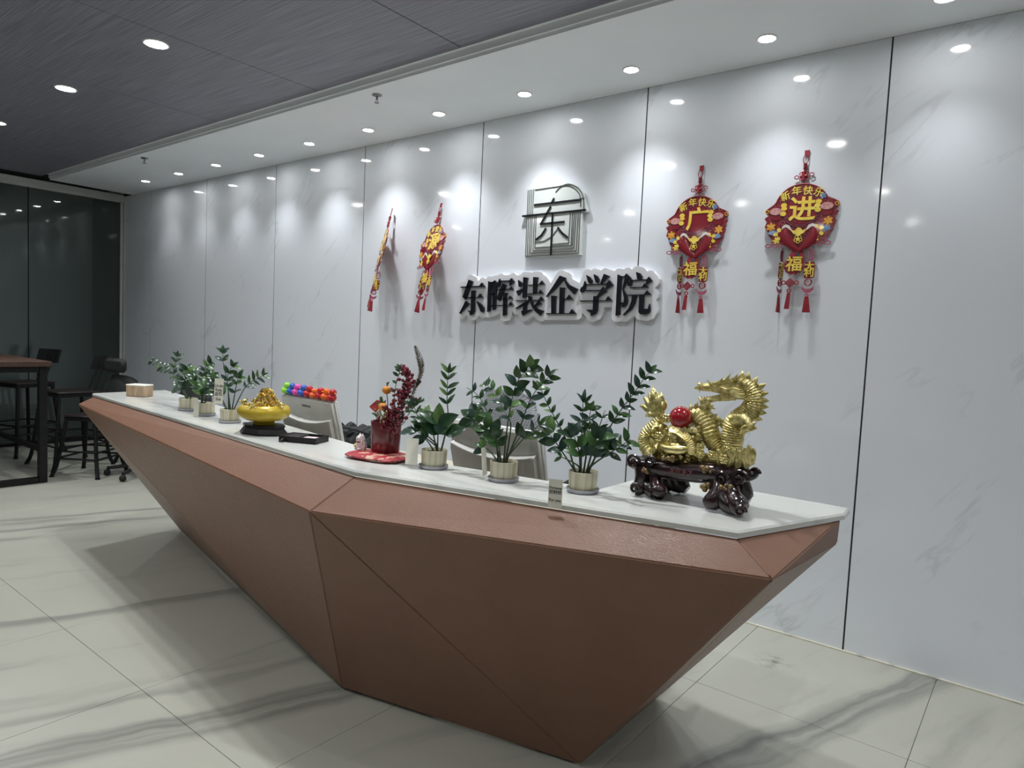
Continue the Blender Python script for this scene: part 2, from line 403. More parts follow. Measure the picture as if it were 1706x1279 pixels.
# ------------------------------------------------------------------ sprinklers
def sprinkler(x, y, label):
    t = thing('sprinkler', label, 'sprinkler', (x, y, H), 0, 'sprinklers under the soffit')
    MB().lathe([(.03, 0), (.031, -.003), (.026, -.007), (.01, -.009), (.001, -.009)], 20).build('escutcheon', MAT['chrome'], t)
    m = MB().tube([(0, 0, -.008), (0, 0, -.03)], .006, 8)
    for s in (-1, 1): m.tube([(s*.006, 0, -.026), (s*.011, 0, -.034), (s*.004, 0, -.046)], .0016, 6)
    m.build('frame', MAT['chrome'], t)
    MB().lathe([(.001, -.046), (.014, -.046), (.015, -.048), (.001, -.049)], 16).build('deflector', MAT['chrome'], t)
sprinkler(-3.346, -.728, 'grey fire sprinkler hanging below the middle of the soffit')
sprinkler(-6.445, -.743, 'grey fire sprinkler below the far left of the soffit')

# ------------------------------------------------------------------ reception desk
DO = Vector((-2.6, -1.4, 0))
desk = thing('reception_desk', 'long faceted reception desk clad in brown leather panels', 'reception desk', DO)
V_ = lambda *a: Vector(a)
zt = .93
TL, TK, TR, BR = V_(-4.72, -1.778, zt), V_(-1.826, -2.037, zt), V_(-.609, -1.767, zt), V_(-.454, -1.33, zt)
RL, RK, RR, RB = V_(-4.767, -1.853, .88), V_(-1.884, -2.18, .82), V_(-.491, -1.826, .864), V_(-.456, -1.335, .858)
BL, BK, BRR, BB = V_(-4.566, -1.298, .012), V_(-2.097, -1.851, .012), V_(-1.129, -1.625, .012), V_(-1.13, -1.035, .012)
TLB, RLB, BLB = V_(-4.781, -1.315, zt), V_(-4.83, -1.30, .88), V_(-4.57, -.85, .012)
BR2, RB2 = V_(-.47, -1.245, zt), V_(-.47, -1.245, .855)
def panel(pts, name='panel', mat='leather', th=.014, gap=.0012, ref=V_(-2.6, -1.35, .55)):
    n = (pts[1]-pts[0]).cross(pts[2]-pts[0]).normalized(); c = sum(pts, Vector())/len(pts)
    if n.dot(c-ref) < 0: pts = pts[::-1]; n = -n
    k = len(pts); P = []
    for i in range(k):
        a = (pts[i-1]-pts[i]).normalized(); e = (pts[(i+1) % k]-pts[i]).normalized()
        P.append(pts[i]+(a+e)*(gap/max(.15, a.cross(e).length)))
    bv = .003
    Q = []
    for i in range(k):
        a = (P[i-1]-P[i]).normalized(); e = (P[(i+1) % k]-P[i]).normalized()
        Q.append(P[i]+(a+e)*(bv/max(.15, a.cross(e).length)))
    V = [q-DO for q in Q]+[p-n*bv-DO for p in P]+[p-n*th-DO for p in P]
    F = [tuple(range(k)), tuple(range(3*k-1, 2*k-1, -1))]
    for i in range(k):
        j = (i+1) % k; F += [(j, i, k+i, k+j), (k+j, k+i, 2*k+i, 2*k+j)]
    return MB().add(V, F).build(name, MAT[mat], desk, smooth=False)
panel([TL, TK, RK, RL], 'front_upper_panel'); panel([TK, TR, RR, RK], 'front_upper_panel')
panel([TR, BR, RR], 'end_upper_panel'); panel([BR, RB, RR], 'end_upper_panel')
panel([RL, RK, BK], 'front_lower_panel'); panel([RL, BK, BL], 'front_lower_panel')
panel([RK, RR, BRR], 'front_lower_panel'); panel([RK, BRR, BK], 'front_lower_panel')
panel([RR, RB, BB], 'end_lower_panel'); panel([RR, BB, BRR], 'end_lower_panel')
panel([TL, RL, RLB, TLB], 'end_upper_panel'); panel([RL, BL, BLB], 'end_lower_panel'); panel([RL, BLB, RLB], 'end_lower_panel')
MB().prism([(p.x-DO.x, p.y-DO.y) for p in (BL+V_(.03, .03, 0), BK+V_(0, .03, 0), BRR+V_(-.02, .02, 0), BB+V_(-.02, -.02, 0), V_(-1.16, -.86, 0), BLB+V_(.03, 0, 0))], 0, .03, 'xy').build('toe_kick', MAT['black_metal'], desk, smooth=False)
MAT['cream_board'] = pm('cream_board', (.5, .47, .38), .5, noise=((3, 20, 3), (.45, .42, .34), 3, .4, .6))
MB().box(-4.45-DO.x, -1.2-DO.x, -.87-DO.y, -.85-DO.y, .03, .70).build('rear_panel', MAT['cream_board'], desk)
MB().box(-1.2-DO.x, -1.18-DO.x, -1.55-DO.y, -.87-DO.y, .03, .70).build('gable_panel', MAT['cream_board'], desk)
# white stone top
tp = [(-4.735, -1.784), (-1.826, -2.044), (-.602, -1.772), (-.444, -1.325), (-.45, -1.235), (-1.11, -1.235), (-1.115, -1.623), (-1.95, -1.75), (-4.795, -1.30)]
def inset(P, d):
    out = []; n = len(P)
    for i in range(n):
        a = (Vector(P[i-1])-Vector(P[i])).normalized(); e = (Vector(P[(i+1) % n])-Vector(P[i])).normalized()
        cr = e.x*a.y-e.y*a.x; out.append(tuple(Vector(P[i])+(a+e)*(d/cr if abs(cr) > .05 else 0)) if abs(cr) > .3 else tuple(Vector(P[i])+Vector((-e.y, e.x))*d))
    return out
n = len(tp); lay = [(0, .931), (0, .944), (.005, .95)]; V = []; F = []
for d, z in lay: V += [(x, y, z) for x, y in (inset(tp, d) if d else tp)]
for k in range(2):
    for i in range(n): F.append((k*n+i, k*n+(i+1) % n, (k+1)*n+(i+1) % n, (k+1)*n+i))
F += [tuple(range(n))[::-1], tuple(2*n+i for i in range(n))]
top = MB().add(V, F)
tag(top.build('countertop', MAT['counter'], None, smooth=False), 'white marbled stone slab with pale edge capping the brown desk', 'countertop')
MB().prism([(a-DO.x, c-DO.y) for a, c in [(-4.5, -1.33), (-1.95, -1.74), (-1.2, -1.62), (-1.2, -.78), (-4.5, -.78)]], .70, .73, 'xy').build('work_surface', MAT['cream_board'], desk, smooth=False)['label'] = 'lower cream work surface'
# ------------------------------------------------------------------ wall lettering
GLYPHS=[[[(-3.2184,1.7564),(-3.0470,1.7609),(-3.0297,1.7826),(-2.9990,1.7533),(-3.2181,1.7494)],[(-3.1467,1.8043),(-3.1106,1.7916),(-3.1691,1.6686),(-3.1961,1.6857)],[(-3.1700,1.6849),(-3.0561,1.6857),(-3.0403,1.7089),(-3.0122,1.6818),(-3.1697,1.6788)],[(-3.1190,1.7313),(-3.0811,1.7291),(-3.0904,1.7231),(-3.0838,1.5883),(-3.0977,1.5679),(-3.1219,1.5626),(-3.1248,1.5837),(-3.1483,1.5935),(-3.1154,1.5919)],[(-3.1659,1.6605),(-3.1318,1.6403),(-3.2163,1.5709),(-3.2194,1.5762)],[(-3.0696,1.6608),(-3.0267,1.6390),(-3.0015,1.6153),(-2.9985,1.5914),(-3.0118,1.5833),(-3.0265,1.5890)]],
[[(-2.9713,1.7905),(-2.9459,1.7835),(-2.9451,1.5921),(-2.9693,1.5866)],[(-2.9346,1.7833),(-2.9157,1.7956),(-2.8986,1.7829),(-2.9004,1.6057),(-2.9238,1.5991)],[(-2.9590,1.7856),(-2.9151,1.7851),(-2.9147,1.7784),(-2.9586,1.7789)],[(-2.9519,1.7079),(-2.9106,1.7093),(-2.9102,1.7015),(-2.9515,1.7016)],[(-2.9474,1.6317),(-2.9113,1.6331),(-2.9109,1.6260),(-2.9471,1.6257)],[(-2.8765,1.8060),(-2.8669,1.7903),(-2.8727,1.7592),(-2.8848,1.7495),(-2.8970,1.7563),(-2.8911,1.7691)],[(-2.8721,1.7923),(-2.7919,1.7938),(-2.7754,1.8074),(-2.7533,1.7848),(-2.7874,1.7591),(-2.7914,1.7846),(-2.8717,1.7857)],[(-2.8917,1.7367),(-2.7886,1.7391),(-2.7772,1.7544),(-2.7587,1.7343),(-2.8914,1.7312)],[(-2.8483,1.7752),(-2.8176,1.7644),(-2.8668,1.6596),(-2.8932,1.6752)],[(-2.8678,1.6764),(-2.7924,1.6766),(-2.7834,1.6936),(-2.7600,1.6743),(-2.8674,1.6702)],[(-2.8372,1.7142),(-2.8019,1.7114),(-2.8115,1.7044),(-2.8060,1.5695),(-2.8333,1.5636)],[(-2.8949,1.6332),(-2.7874,1.6348),(-2.7737,1.6550),(-2.7501,1.6313),(-2.8946,1.6293)]],
[[(-2.7207,1.7951),(-2.6932,1.7802),(-2.6886,1.7612),(-2.6996,1.7499),(-2.7133,1.7519)],[(-2.6792,1.8123),(-2.6421,1.8079),(-2.6525,1.7986),(-2.6490,1.6859),(-2.6775,1.6806)],[(-2.6810,1.7391),(-2.6805,1.7307),(-2.7137,1.6947),(-2.7321,1.7242)],[(-2.6442,1.7638),(-2.5526,1.7654),(-2.5332,1.7886),(-2.5111,1.7649),(-2.6440,1.7600)],[(-2.5998,1.8116),(-2.5636,1.8091),(-2.5711,1.8011),(-2.5700,1.7076),(-2.5968,1.7077)],[(-2.6409,1.7086),(-2.5539,1.7106),(-2.5413,1.7318),(-2.5167,1.7075),(-2.6406,1.7040)],[(-2.6376,1.6946),(-2.6113,1.6908),(-2.6059,1.6795),(-2.6145,1.6663),(-2.6264,1.6663)],[(-2.7315,1.6652),(-2.5490,1.6684),(-2.5331,1.6897),(-2.5104,1.6648),(-2.7312,1.6606)],[(-2.6475,1.6605),(-2.6118,1.6607),(-2.6719,1.6281),(-2.7315,1.6091),(-2.7318,1.6130)],[(-2.6677,1.6376),(-2.6419,1.6473),(-2.6440,1.6025),(-2.5982,1.6080),(-2.5980,1.6042),(-2.6692,1.5672),(-2.6843,1.5936),(-2.6694,1.6015)],[(-2.5533,1.6628),(-2.5265,1.6424),(-2.5722,1.6289),(-2.5816,1.6289)],[(-2.6140,1.6569),(-2.6021,1.6569),(-2.5768,1.6270),(-2.5478,1.6105),(-2.5078,1.6005),(-2.5314,1.5703),(-2.5702,1.5952),(-2.5976,1.6212)]],
[[(-2.3977,1.8165),(-2.3551,1.8035),(-2.4275,1.7353),(-2.4902,1.6861),(-2.4930,1.6902),(-2.4506,1.7436)],[(-2.3691,1.7937),(-2.3567,1.7914),(-2.3256,1.7608),(-2.2623,1.7342),(-2.2871,1.7022),(-2.3366,1.7427)],[(-2.3933,1.7452),(-2.3536,1.7421),(-2.3620,1.7348),(-2.3586,1.5866),(-2.3893,1.5861)],[(-2.3618,1.6760),(-2.3422,1.6760),(-2.3242,1.7003),(-2.2934,1.6721),(-2.3614,1.6699)],[(-2.4542,1.6952),(-2.4148,1.6923),(-2.4219,1.6861),(-2.4207,1.5856),(-2.4474,1.5852)],[(-2.4860,1.5859),(-2.3147,1.5885),(-2.2970,1.6145),(-2.2663,1.5852),(-2.4857,1.5801)]],
[[(-2.2076,1.8168),(-2.1812,1.8045),(-2.1651,1.7846),(-2.1696,1.7689),(-2.1857,1.7660),(-2.1936,1.7811)],[(-2.1568,1.8206),(-2.1308,1.8095),(-2.1168,1.7898),(-2.1215,1.7703),(-2.1374,1.7693),(-2.1455,1.7882)],[(-2.0862,1.8211),(-2.0495,1.8080),(-2.1006,1.7642),(-2.1075,1.7662)],[(-2.2171,1.7814),(-2.2076,1.7655),(-2.2093,1.7338),(-2.2200,1.7160),(-2.2362,1.7121),(-2.2465,1.7241),(-2.2404,1.7400),(-2.2238,1.7537)],[(-2.2112,1.7623),(-2.0646,1.7646),(-2.0479,1.7837),(-2.0203,1.7556),(-2.0690,1.7290),(-2.0694,1.7348),(-2.0641,1.7580),(-2.2109,1.7576)],[(-2.2042,1.7266),(-2.1050,1.7272),(-2.0881,1.7454),(-2.0616,1.7192),(-2.1138,1.6863),(-2.1277,1.6902),(-2.1046,1.7206),(-2.2038,1.7203)],[(-2.2427,1.6655),(-2.0650,1.6676),(-2.0508,1.6909),(-2.0224,1.6651),(-2.2423,1.6591)],[(-2.1499,1.6921),(-2.1141,1.6909),(-2.1190,1.6823),(-2.1170,1.6079),(-2.1279,1.5861),(-2.1595,1.5750),(-2.1630,1.5935),(-2.1968,1.6109),(-2.1480,1.6115)]],
[[(-1.9948,1.8165),(-1.9701,1.8065),(-1.9665,1.5848),(-1.9925,1.5786)],[(-1.9722,1.8054),(-1.9505,1.8050),(-1.9386,1.8200),(-1.9137,1.7998),(-1.9543,1.7302),(-1.9588,1.7321),(-1.9458,1.7985),(-1.9719,1.8001)],[(-1.9586,1.7302),(-1.9520,1.7282),(-1.9284,1.6977),(-1.9200,1.6674),(-1.9249,1.6445),(-1.9390,1.6292),(-1.9541,1.6271),(-1.9560,1.6443),(-1.9667,1.6538),(-1.9656,1.6565),(-1.9429,1.6558),(-1.9438,1.6825)],[(-1.8773,1.8273),(-1.8515,1.8193),(-1.8369,1.8003),(-1.8430,1.7855),(-1.8661,1.7859)],[(-1.9101,1.7979),(-1.8996,1.7807),(-1.9003,1.7581),(-1.9101,1.7461),(-1.9254,1.7508),(-1.9276,1.7641),(-1.9163,1.7753)],[(-1.9040,1.7827),(-1.8077,1.7850),(-1.7954,1.7996),(-1.7734,1.7771),(-1.8079,1.7571),(-1.8113,1.7783),(-1.9037,1.7778)],[(-1.9098,1.7412),(-1.8339,1.7425),(-1.8194,1.7628),(-1.7943,1.7391),(-1.9094,1.7355)],[(-1.9208,1.6996),(-1.8187,1.7013),(-1.8027,1.7236),(-1.7751,1.6983),(-1.9205,1.6947)],[(-1.8939,1.6947),(-1.8651,1.6946),(-1.8739,1.6487),(-1.8929,1.6145),(-1.9402,1.5815),(-1.9448,1.5852),(-1.9105,1.6219),(-1.8959,1.6599)],[(-1.8475,1.6957),(-1.8204,1.6957),(-1.8183,1.6210),(-1.7905,1.6201),(-1.7821,1.6492),(-1.7735,1.6122),(-1.7826,1.5953),(-1.8029,1.5886),(-1.8364,1.5907),(-1.8463,1.6019)]]]
SIGN_PLATE=[(-3.1244,1.5267),(-3.0794,1.5369),(-3.0544,1.5664),(-3.0394,1.5555),(-3.0094,1.5473),(-2.9894,1.5548),(-2.9694,1.5506),(-2.9394,1.5565),(-2.8894,1.5714),(-2.8744,1.5808),(-2.8699,1.5776),(-2.8676,1.5526),(-2.8594,1.5389),(-2.8444,1.5294),(-2.8244,1.5287),(-2.7944,1.5354),(-2.7774,1.5476),(-2.7706,1.5626),(-2.7694,1.5944),(-2.7644,1.5938),(-2.7558,1.5826),(-2.7444,1.5755),(-2.7144,1.5738),(-2.6955,1.5426),(-2.6744,1.5316),(-2.6544,1.5344),(-2.5944,1.5655),(-2.5494,1.5392),(-2.5344,1.5344),(-2.5194,1.5363),(-2.4994,1.5468),(-2.4844,1.5441),(-2.2594,1.5498),(-2.2444,1.5566),(-2.2348,1.5676),(-2.2294,1.5958),(-2.2194,1.5829),(-2.1949,1.5676),(-2.1894,1.5550),(-2.1794,1.5450),(-2.1694,1.5404),(-2.1544,1.5393),(-2.1144,1.5528),(-2.1007,1.5626),(-2.0825,1.5976),(-2.0794,1.6273),(-2.0344,1.6287),(-2.0290,1.6276),(-2.0267,1.5676),(-2.0173,1.5526),(-2.0044,1.5447),(-1.9894,1.5428),(-1.9594,1.5495),(-1.9444,1.5457),(-1.9294,1.5471),(-1.8794,1.5800),(-1.8744,1.5794),(-1.8594,1.5631),(-1.8494,1.5572),(-1.7944,1.5536),(-1.7594,1.5678),(-1.7388,1.6026),(-1.7379,1.6176),(-1.7512,1.6676),(-1.7407,1.6876),(-1.7394,1.7026),(-1.7448,1.7176),(-1.7587,1.7326),(-1.7583,1.7426),(-1.7470,1.7526),(-1.7394,1.7654),(-1.7390,1.7876),(-1.7481,1.8026),(-1.7794,1.8318),(-1.7944,1.8356),(-1.8144,1.8306),(-1.8344,1.8510),(-1.8744,1.8632),(-1.8944,1.8590),(-1.9094,1.8434),(-1.9244,1.8531),(-1.9394,1.8560),(-1.9544,1.8523),(-1.9644,1.8450),(-1.9894,1.8521),(-2.0044,1.8512),(-2.0244,1.8369),(-2.0844,1.8570),(-2.0994,1.8545),(-2.1144,1.8434),(-2.1544,1.8565),(-2.1694,1.8543),(-2.1844,1.8458),(-2.1994,1.8519),(-2.2144,1.8522),(-2.2294,1.8454),(-2.2394,1.8336),(-2.2431,1.8226),(-2.2424,1.8076),(-2.2594,1.7720),(-2.3066,1.7926),(-2.3168,1.8026),(-2.3245,1.8226),(-2.3344,1.8330),(-2.3944,1.8523),(-2.4094,1.8505),(-2.4224,1.8426),(-2.4744,1.7721),(-2.4831,1.7876),(-2.5094,1.8156),(-2.5294,1.8245),(-2.5444,1.8396),(-2.5594,1.8449),(-2.6044,1.8473),(-2.6244,1.8392),(-2.6394,1.8438),(-2.6844,1.8479),(-2.6994,1.8420),(-2.7094,1.8317),(-2.7394,1.8258),(-2.7694,1.8429),(-2.7894,1.8406),(-2.8044,1.8302),(-2.8444,1.8288),(-2.8644,1.8399),(-2.8794,1.8419),(-2.8935,1.8376),(-2.9044,1.8298),(-2.9244,1.8306),(-2.9444,1.8214),(-2.9794,1.8256),(-2.9894,1.8216),(-3.0044,1.8082),(-3.0194,1.8171),(-3.0394,1.8172),(-3.0544,1.8087),(-3.0644,1.7970),(-3.0694,1.7963),(-3.0744,1.7969),(-3.0814,1.8126),(-3.0944,1.8238),(-3.1394,1.8395),(-3.1544,1.8394),(-3.1744,1.8271),(-3.1894,1.7952),(-3.2344,1.7886),(-3.2444,1.7812),(-3.2526,1.7676),(-3.2540,1.7476),(-3.2499,1.7326),(-3.2394,1.7205),(-3.2238,1.7126),(-3.2314,1.6926),(-3.2312,1.6776),(-3.2244,1.6635),(-3.2135,1.6526),(-3.2514,1.5926),(-3.2553,1.5726),(-3.2444,1.5484),(-3.2294,1.5374),(-3.2144,1.5350),(-3.2028,1.5376),(-3.1694,1.5628),(-3.1579,1.5576),(-3.1518,1.5426),(-3.1444,1.5346),(-3.1294,1.5274)]
LOGO_THICK=[[(-2.7254,2.2027),(-2.2547,2.2063)],[(-2.6344,2.2662),(-2.2924,2.2693)],[(-2.4885,2.2928),(-2.4998,2.2689)],[(-2.5097,2.2448),(-2.5775,2.1428)],[(-2.5775,2.1428),(-2.4033,2.1459)],[(-2.4905,2.2017),(-2.4888,1.9490)],[(-2.5379,2.1129),(-2.5670,2.0746),(-2.6078,2.0492)],[(-2.4451,2.1127),(-2.4126,2.0785),(-2.3718,2.0508)]]
LOGO_THIN=[[(-2.6903,2.3616),(-2.6906,2.2143),(-2.6881,1.9478)],[(-2.6763,2.3624),(-2.6770,2.2133),(-2.6744,1.9474)],[(-2.6617,2.3623),(-2.6618,2.2122),(-2.6598,1.9490)],[(-2.6473,2.3626),(-2.6488,2.2112),(-2.6468,1.9656)],[(-2.6318,2.1973),(-2.6304,1.9800)],[(-2.6185,2.1984),(-2.6165,1.9986)],[(-2.6881,1.9478),(-2.2882,1.9517),(-2.2908,2.1990)],[(-2.6468,1.9656),(-2.3038,1.9666),(-2.3040,2.2000)],[(-2.6304,1.9800),(-2.3211,1.9836),(-2.3185,2.1991)],[(-2.6165,1.9986),(-2.3330,2.0005),(-2.3318,2.1993)],[(-2.4861,2.0138),(-2.3612,2.0162),(-2.3604,2.2002)],[(-2.3431,2.0051),(-2.3456,2.2003)],[(-2.6186,2.0328),(-2.5488,2.0357),(-2.4880,2.0619),(-2.4451,2.1114)],[(-2.6349,2.3606),(-2.6004,2.3615),(-2.4659,2.3651),(-2.4055,2.3645),(-2.3652,2.3553),(-2.3243,2.3291),(-2.2978,2.2944),(-2.2879,2.2291)],[(-2.4765,2.3311),(-2.4550,2.3517),(-2.4255,2.3653),(-2.3860,2.3716),(-2.3407,2.3569),(-2.2999,2.3268),(-2.2728,2.2801),(-2.2663,2.2153)],[(-2.2910,2.2777),(-2.2678,2.2776)]]
LOGO_PLATE=[(-2.7027,2.3691),(-2.4610,2.3667),(-2.4164,2.3787),(-2.3665,2.3757),(-2.3262,2.3595),(-2.2902,2.3258),(-2.2672,2.3056),(-2.2641,2.2793),(-2.2369,2.2050),(-2.2385,2.1931),(-2.2745,2.1926),(-2.2696,1.9408),(-2.6928,1.9351),(-2.6933,2.1952),(-2.7279,2.1977),(-2.7285,2.2085),(-2.6930,2.2094)]
MAT['sign_white'] = pm('white_acrylic', (.74, .75, .78), .25, noise=((10, 10, 10), (.7, .71, .74), 2, .4, .6))
MAT['ink'] = pm('black_acrylic', (.008, .009, .013), .25, noise=((20, 20, 20), (.012, .013, .018), 2, .4, .6))
MAT['acrylic'] = pm('pale_clear_acrylic', (.68, .72, .70), .05, noise=((4, 4, 4), (.64, .69, .68), 2, .4, .6))
sg = thing('lettering_sign', 'black Chinese lettering on a white cut-out plate on the wall', 'sign', (-2.49, 0, 1.54))
so_ = Vector((-2.49, 0, 1.54))
sh = lambda P: [(p[0]-so_.x, p[1]-so_.z) for p in P]
MB().prism(sh(SIGN_PLATE), -.034, -.001).build('back_plate', MAT['sign_white'], sg, smooth=False)
for strokes in GLYPHS:
    m = MB()
    for st in strokes: m.prism(sh(st), -.05, -.0345)
    m.build('character', MAT['ink'], sg, smooth=False)
lg = thing('logo_plaque', 'pale acrylic arch plaque with thin black line logo on the wall', 'logo', (-2.47, 0, 1.93))
so_ = Vector((-2.47, 0, 1.93))
MB().prism(sh(LOGO_PLATE), -.022, -.001).build('plate', MAT['acrylic'], lg, smooth=False)
def strip(m, P, wd, a, b):
    P = sh(P)
    for p, q in zip(P, P[1:]):
        d = Vector((q[0]-p[0], q[1]-p[1])).normalized(); n = Vector((-d.y, d.x))*wd/2; e = d*wd*.3
        m.prism([(p[0]-e.x+n.x, p[1]-e.y+n.y), (p[0]-e.x-n.x, p[1]-e.y-n.y), (q[0]+e.x-n.x, q[1]+e.y-n.y), (q[0]+e.x+n.x, q[1]+e.y+n.y)], a, b)
for P in LOGO_THICK:
    m = MB(); strip(m, P, .0115, -.028, -.0222); m.build('bold_stroke', MAT['ink'], lg, smooth=False)
MAT['line_grey'] = pm('dark_line', (.10, .105, .105), .4, noise=((20, 20, 20), (.13, .135, .135), 2, .4, .6))
for P in LOGO_THIN:
    m = MB(); strip(m, spline(P, 4) if len(P) > 5 else P, .0046, -.0255, -.0222); m.build('fine_line', MAT['line_grey'], lg, smooth=False)

# ------------------------------------------------------------------ new year hangings
MAT['red'] = pm('festive_red', (.21, .011, .022), .3, coat=.4, noise=((60, 60, 60), (.22, .008, .018), 2, .4, .6))
MAT['dark_red'] = pm('dark_festive_red', (.17, .008, .016), .25, coat=.6, noise=((150, 150, 150), (.40, .10, .10), 3, .52, .64))
MAT['cord_red'] = pm('red_cord', (.31, .012, .028), .55, noise=((200, 200, 200), (.24, .01, .02), 2, .4, .6))
MAT['gold_print'] = pm('gold_print', (.78, .55, .06), .3, coat=.3, noise=((40, 40, 40), (.85, .68, .14), 2, .4, .6))
MAT['pink_print'] = pm('pink_print', (.62, .36, .34), .35, noise=((80, 80, 80), (.5, .2, .2), 3, .45, .6))
MAT['blue_print'] = pm('blue_print', (.10, .2, .42), .35, noise=((90, 90, 90), (.3, .4, .55), 2, .4, .6))
MAT['orange_print'] = pm('orange_print', (.65, .25, .04), .35, noise=((90, 90, 90), (.7, .42, .06), 2, .4, .6))
MAT['white_print'] = pm('white_print', (.75, .72, .68), .35, noise=((60, 60, 60), (.68, .6, .55), 2, .4, .6))
MAT['magenta_line'] = pm('plum_line', (.38, .10, .16), .4, noise=((60, 60, 60), (.3, .06, .1), 2, .4, .6))
K = .000347
def ox(X, Y=0): return ((X-605+.045*(Y-60))*K, -(Y-60)*K)
def oe(m, X, Y, rx, ry, a, b, n=18, ph=0.):
    cx, cz = ox(X, Y); m.prism([(cx+rx*K*math.cos(2*PI*i/n+ph), cz+ry*K*math.sin(2*PI*i/n+ph)) for i in range(n)], a, b); return m
def oflower(m, X, Y, r, pet, a, b, inner=.55):
    cx, cz = ox(X, Y); P = []
    for i in range(pet*4):
        t = 2*PI*i/(pet*4); rr = r*K*(inner+(1-inner)*abs(math.sin(pet*t/2))**.6); P.append((cx+rr*math.cos(t), cz+rr*math.sin(t)))
    m.prism(P, a, b); return m
def opoly(m, P, a, b): m.prism([ox(*p) for p in P], a, b); return m
_orn = {}
def part(name, mat, parent, key, fn, lab=None):
    """part meshes are shared between the hangings"""
    if key not in _orn:
        m = MB(); fn(m); _orn[key] = m.mesh(name, MAT[mat], True, 35)
    o = link(name, _orn[key], parent)
    if lab: o['label'] = lab
    return o
def otext(name, parent, body, X, Y, size, rot=0., dy=-.0075, bold=.0, sx=1.):
    cx, cz = ox(X, Y)
    o = link(name, text_mesh(body, size*K, MAT['gold_print'], bold*K, .0012), parent, (cx, dy, cz), (0, rot, 0)); o.scale.x = sx
    return o
def hanging(loc, yaw, tilt, char, label):
    t = thing('new_year_hanging', label, 'wall hanging', loc, 0, 'red new year hangings on the wall')
    t.rotation_euler = (Matrix.Rotation(math.radians(tilt), 4, 'X') @ Matrix.Rotation(math.radians(yaw), 4, 'Z')).to_euler()
    def hook(m): opoly(m, [(588, 58), (652, 58), (645, 138), (585, 138)], -.008, -.003)
    part('hook_tab', 'cord_red', t, 'hook', hook)
    def cordf(m):
        c = ox(605, 185); m.ring((c[0], -.006, c[1]), 36*K, 6*K, sz=1.5, seg=16)
        m.tube([(*ox(603, 238)[:1], -.006, ox(603, 238)[1]), (ox(600, 360)[0], -.006, ox(600, 360)[1])], 18*K, 8)
        for y in (248, 268, 290, 312): p = ox(602, y); m.ring((p[0], -.006, p[1]), 24*K, 6*K, axis='z', seg=10, sub=5)
        m.tube([(ox(592, 470)[0], -.006, ox(592, 470)[1]), (ox(590, 530)[0], -.005, ox(590, 530)[1])], 5*K, 6)
    part('cord', 'cord_red', t, 'cord', cordf)
    def knotf(m):
        for X, Y, r in ((548, 380, 18), (630, 372, 18), (548, 458, 18), (627, 450, 18), (560, 418, 16), (620, 410, 16), (492, 426, 24), (690, 400, 24)):
            p = ox(X, Y); m.ring((p[0], -.006, p[1]), r*K, 7*K, seg=10, sub=5, sx=1.2 if r > 20 else 1)
        p = ox(590, 415); m.tube([(p[0]-.004, -.006, p[1]+.02), (p[0]-.002, -.006, p[1]-.022)], 26*K, 8)
        m.tube([(p[0]+.014, -.006, p[1]), (p[0]-.018, -.006, p[1])], 22*K, 8)
    part('knot', 'cord_red', t, 'knot', knotf)
    plate = [(200, 790), (140, 830), (85, 868), (85, 912), (125, 950), (72, 985), (105, 1040), (80, 1110), (120, 1175), (138, 1230), (180, 1290), (240, 1330), (300, 1360), (370, 1380), (435, 1436),
             (490, 1452), (545, 1458), (627, 1444), (690, 1410), (745, 1378), (800, 1370), (860, 1330), (930, 1265), (990, 1190), (1008, 1120), (1030, 1060), (1010, 1005), (1060, 925), (1012, 895), (1065, 845), (1055, 795), (1000, 762), (955, 742)]
    arc = [(578+372*math.cos(a), 892-372*math.sin(a)) for a in [math.radians(20+140*i/18) for i in range(1, 18)]]
    part('plate', 'dark_red', t, 'plate', lambda m: opoly(m, plate+arc, -.006, -.003))
    def rimf(m): m.tube([(ox(578+368*math.cos(a), 892-368*math.sin(a))[0], -.006, ox(578+368*math.cos(a), 892-368*math.sin(a))[1]) for a in [math.radians(18+144*i/20) for i in range(21)]], 11*K, 6)
    part('rim', 'cord_red', t, 'rim', rimf)
    for ch, X, Y, r in (('新', 352, 690, -22), ('年', 500, 625, -6), ('快', 650, 632, 6), ('乐', 790, 665, 20)):
        otext('ring_character', t, ch, X, Y, 132, math.radians(r), -.009, 1.8)
    part('medallion', 'red', t, 'medal', lambda m: oe(m, 578, 880, 205, 205, -.009, -.006, 32))
    part('filigree', 'magenta_line', t, 'fili', lambda m: [m.ring((ox(578, 880)[0], -.0085, ox(578, 880)[1]), R*K, 5*K, seg=36, sub=5) for R in (222, 246)] + [m.ring((ox(X, Y)[0], -.007, ox(X, Y)[1]), 24*K, 5*K, seg=10, sub=5) for X, Y in ((455, 745), (690, 745), (330, 1060), (800, 1045), (385, 1010), (770, 1000))])
    otext('centre_character', t, char, 585, 900, 360, 0, -.0105, 8)
    def drum(m, X, Y):
        opoly(m, [(X-78, Y), (X+78, Y), (X+66, Y+110), (X+20, Y+125), (X-20, Y+125), (X-66, Y+110)], -.009, -.006)
    part('drum', 'red', t, 'drum1', lambda m: drum(m, 228, 895)); part('drum', 'red', t, 'drum2', lambda m: drum(m, 905, 855))
    part('drum_head', 'pink_print', t, 'head1', lambda m: oe(m, 228, 893, 84, 50, -.0115, -.009)); part('drum_head', 'pink_print', t, 'head2', lambda m: oe(m, 905, 853, 84, 50, -.0115, -.009))
    for i, (X, Y) in enumerate(((338, 812), (342, 860), (330, 930), (795, 785), (782, 838), (788, 898))):
        part('coin', 'gold_print', t, 'coin%d' % i, lambda m: oe(m, X, Y, 42, 28 if i in (1, 4) else 34, -.0105-.0005*(i % 3), -.006, 14))
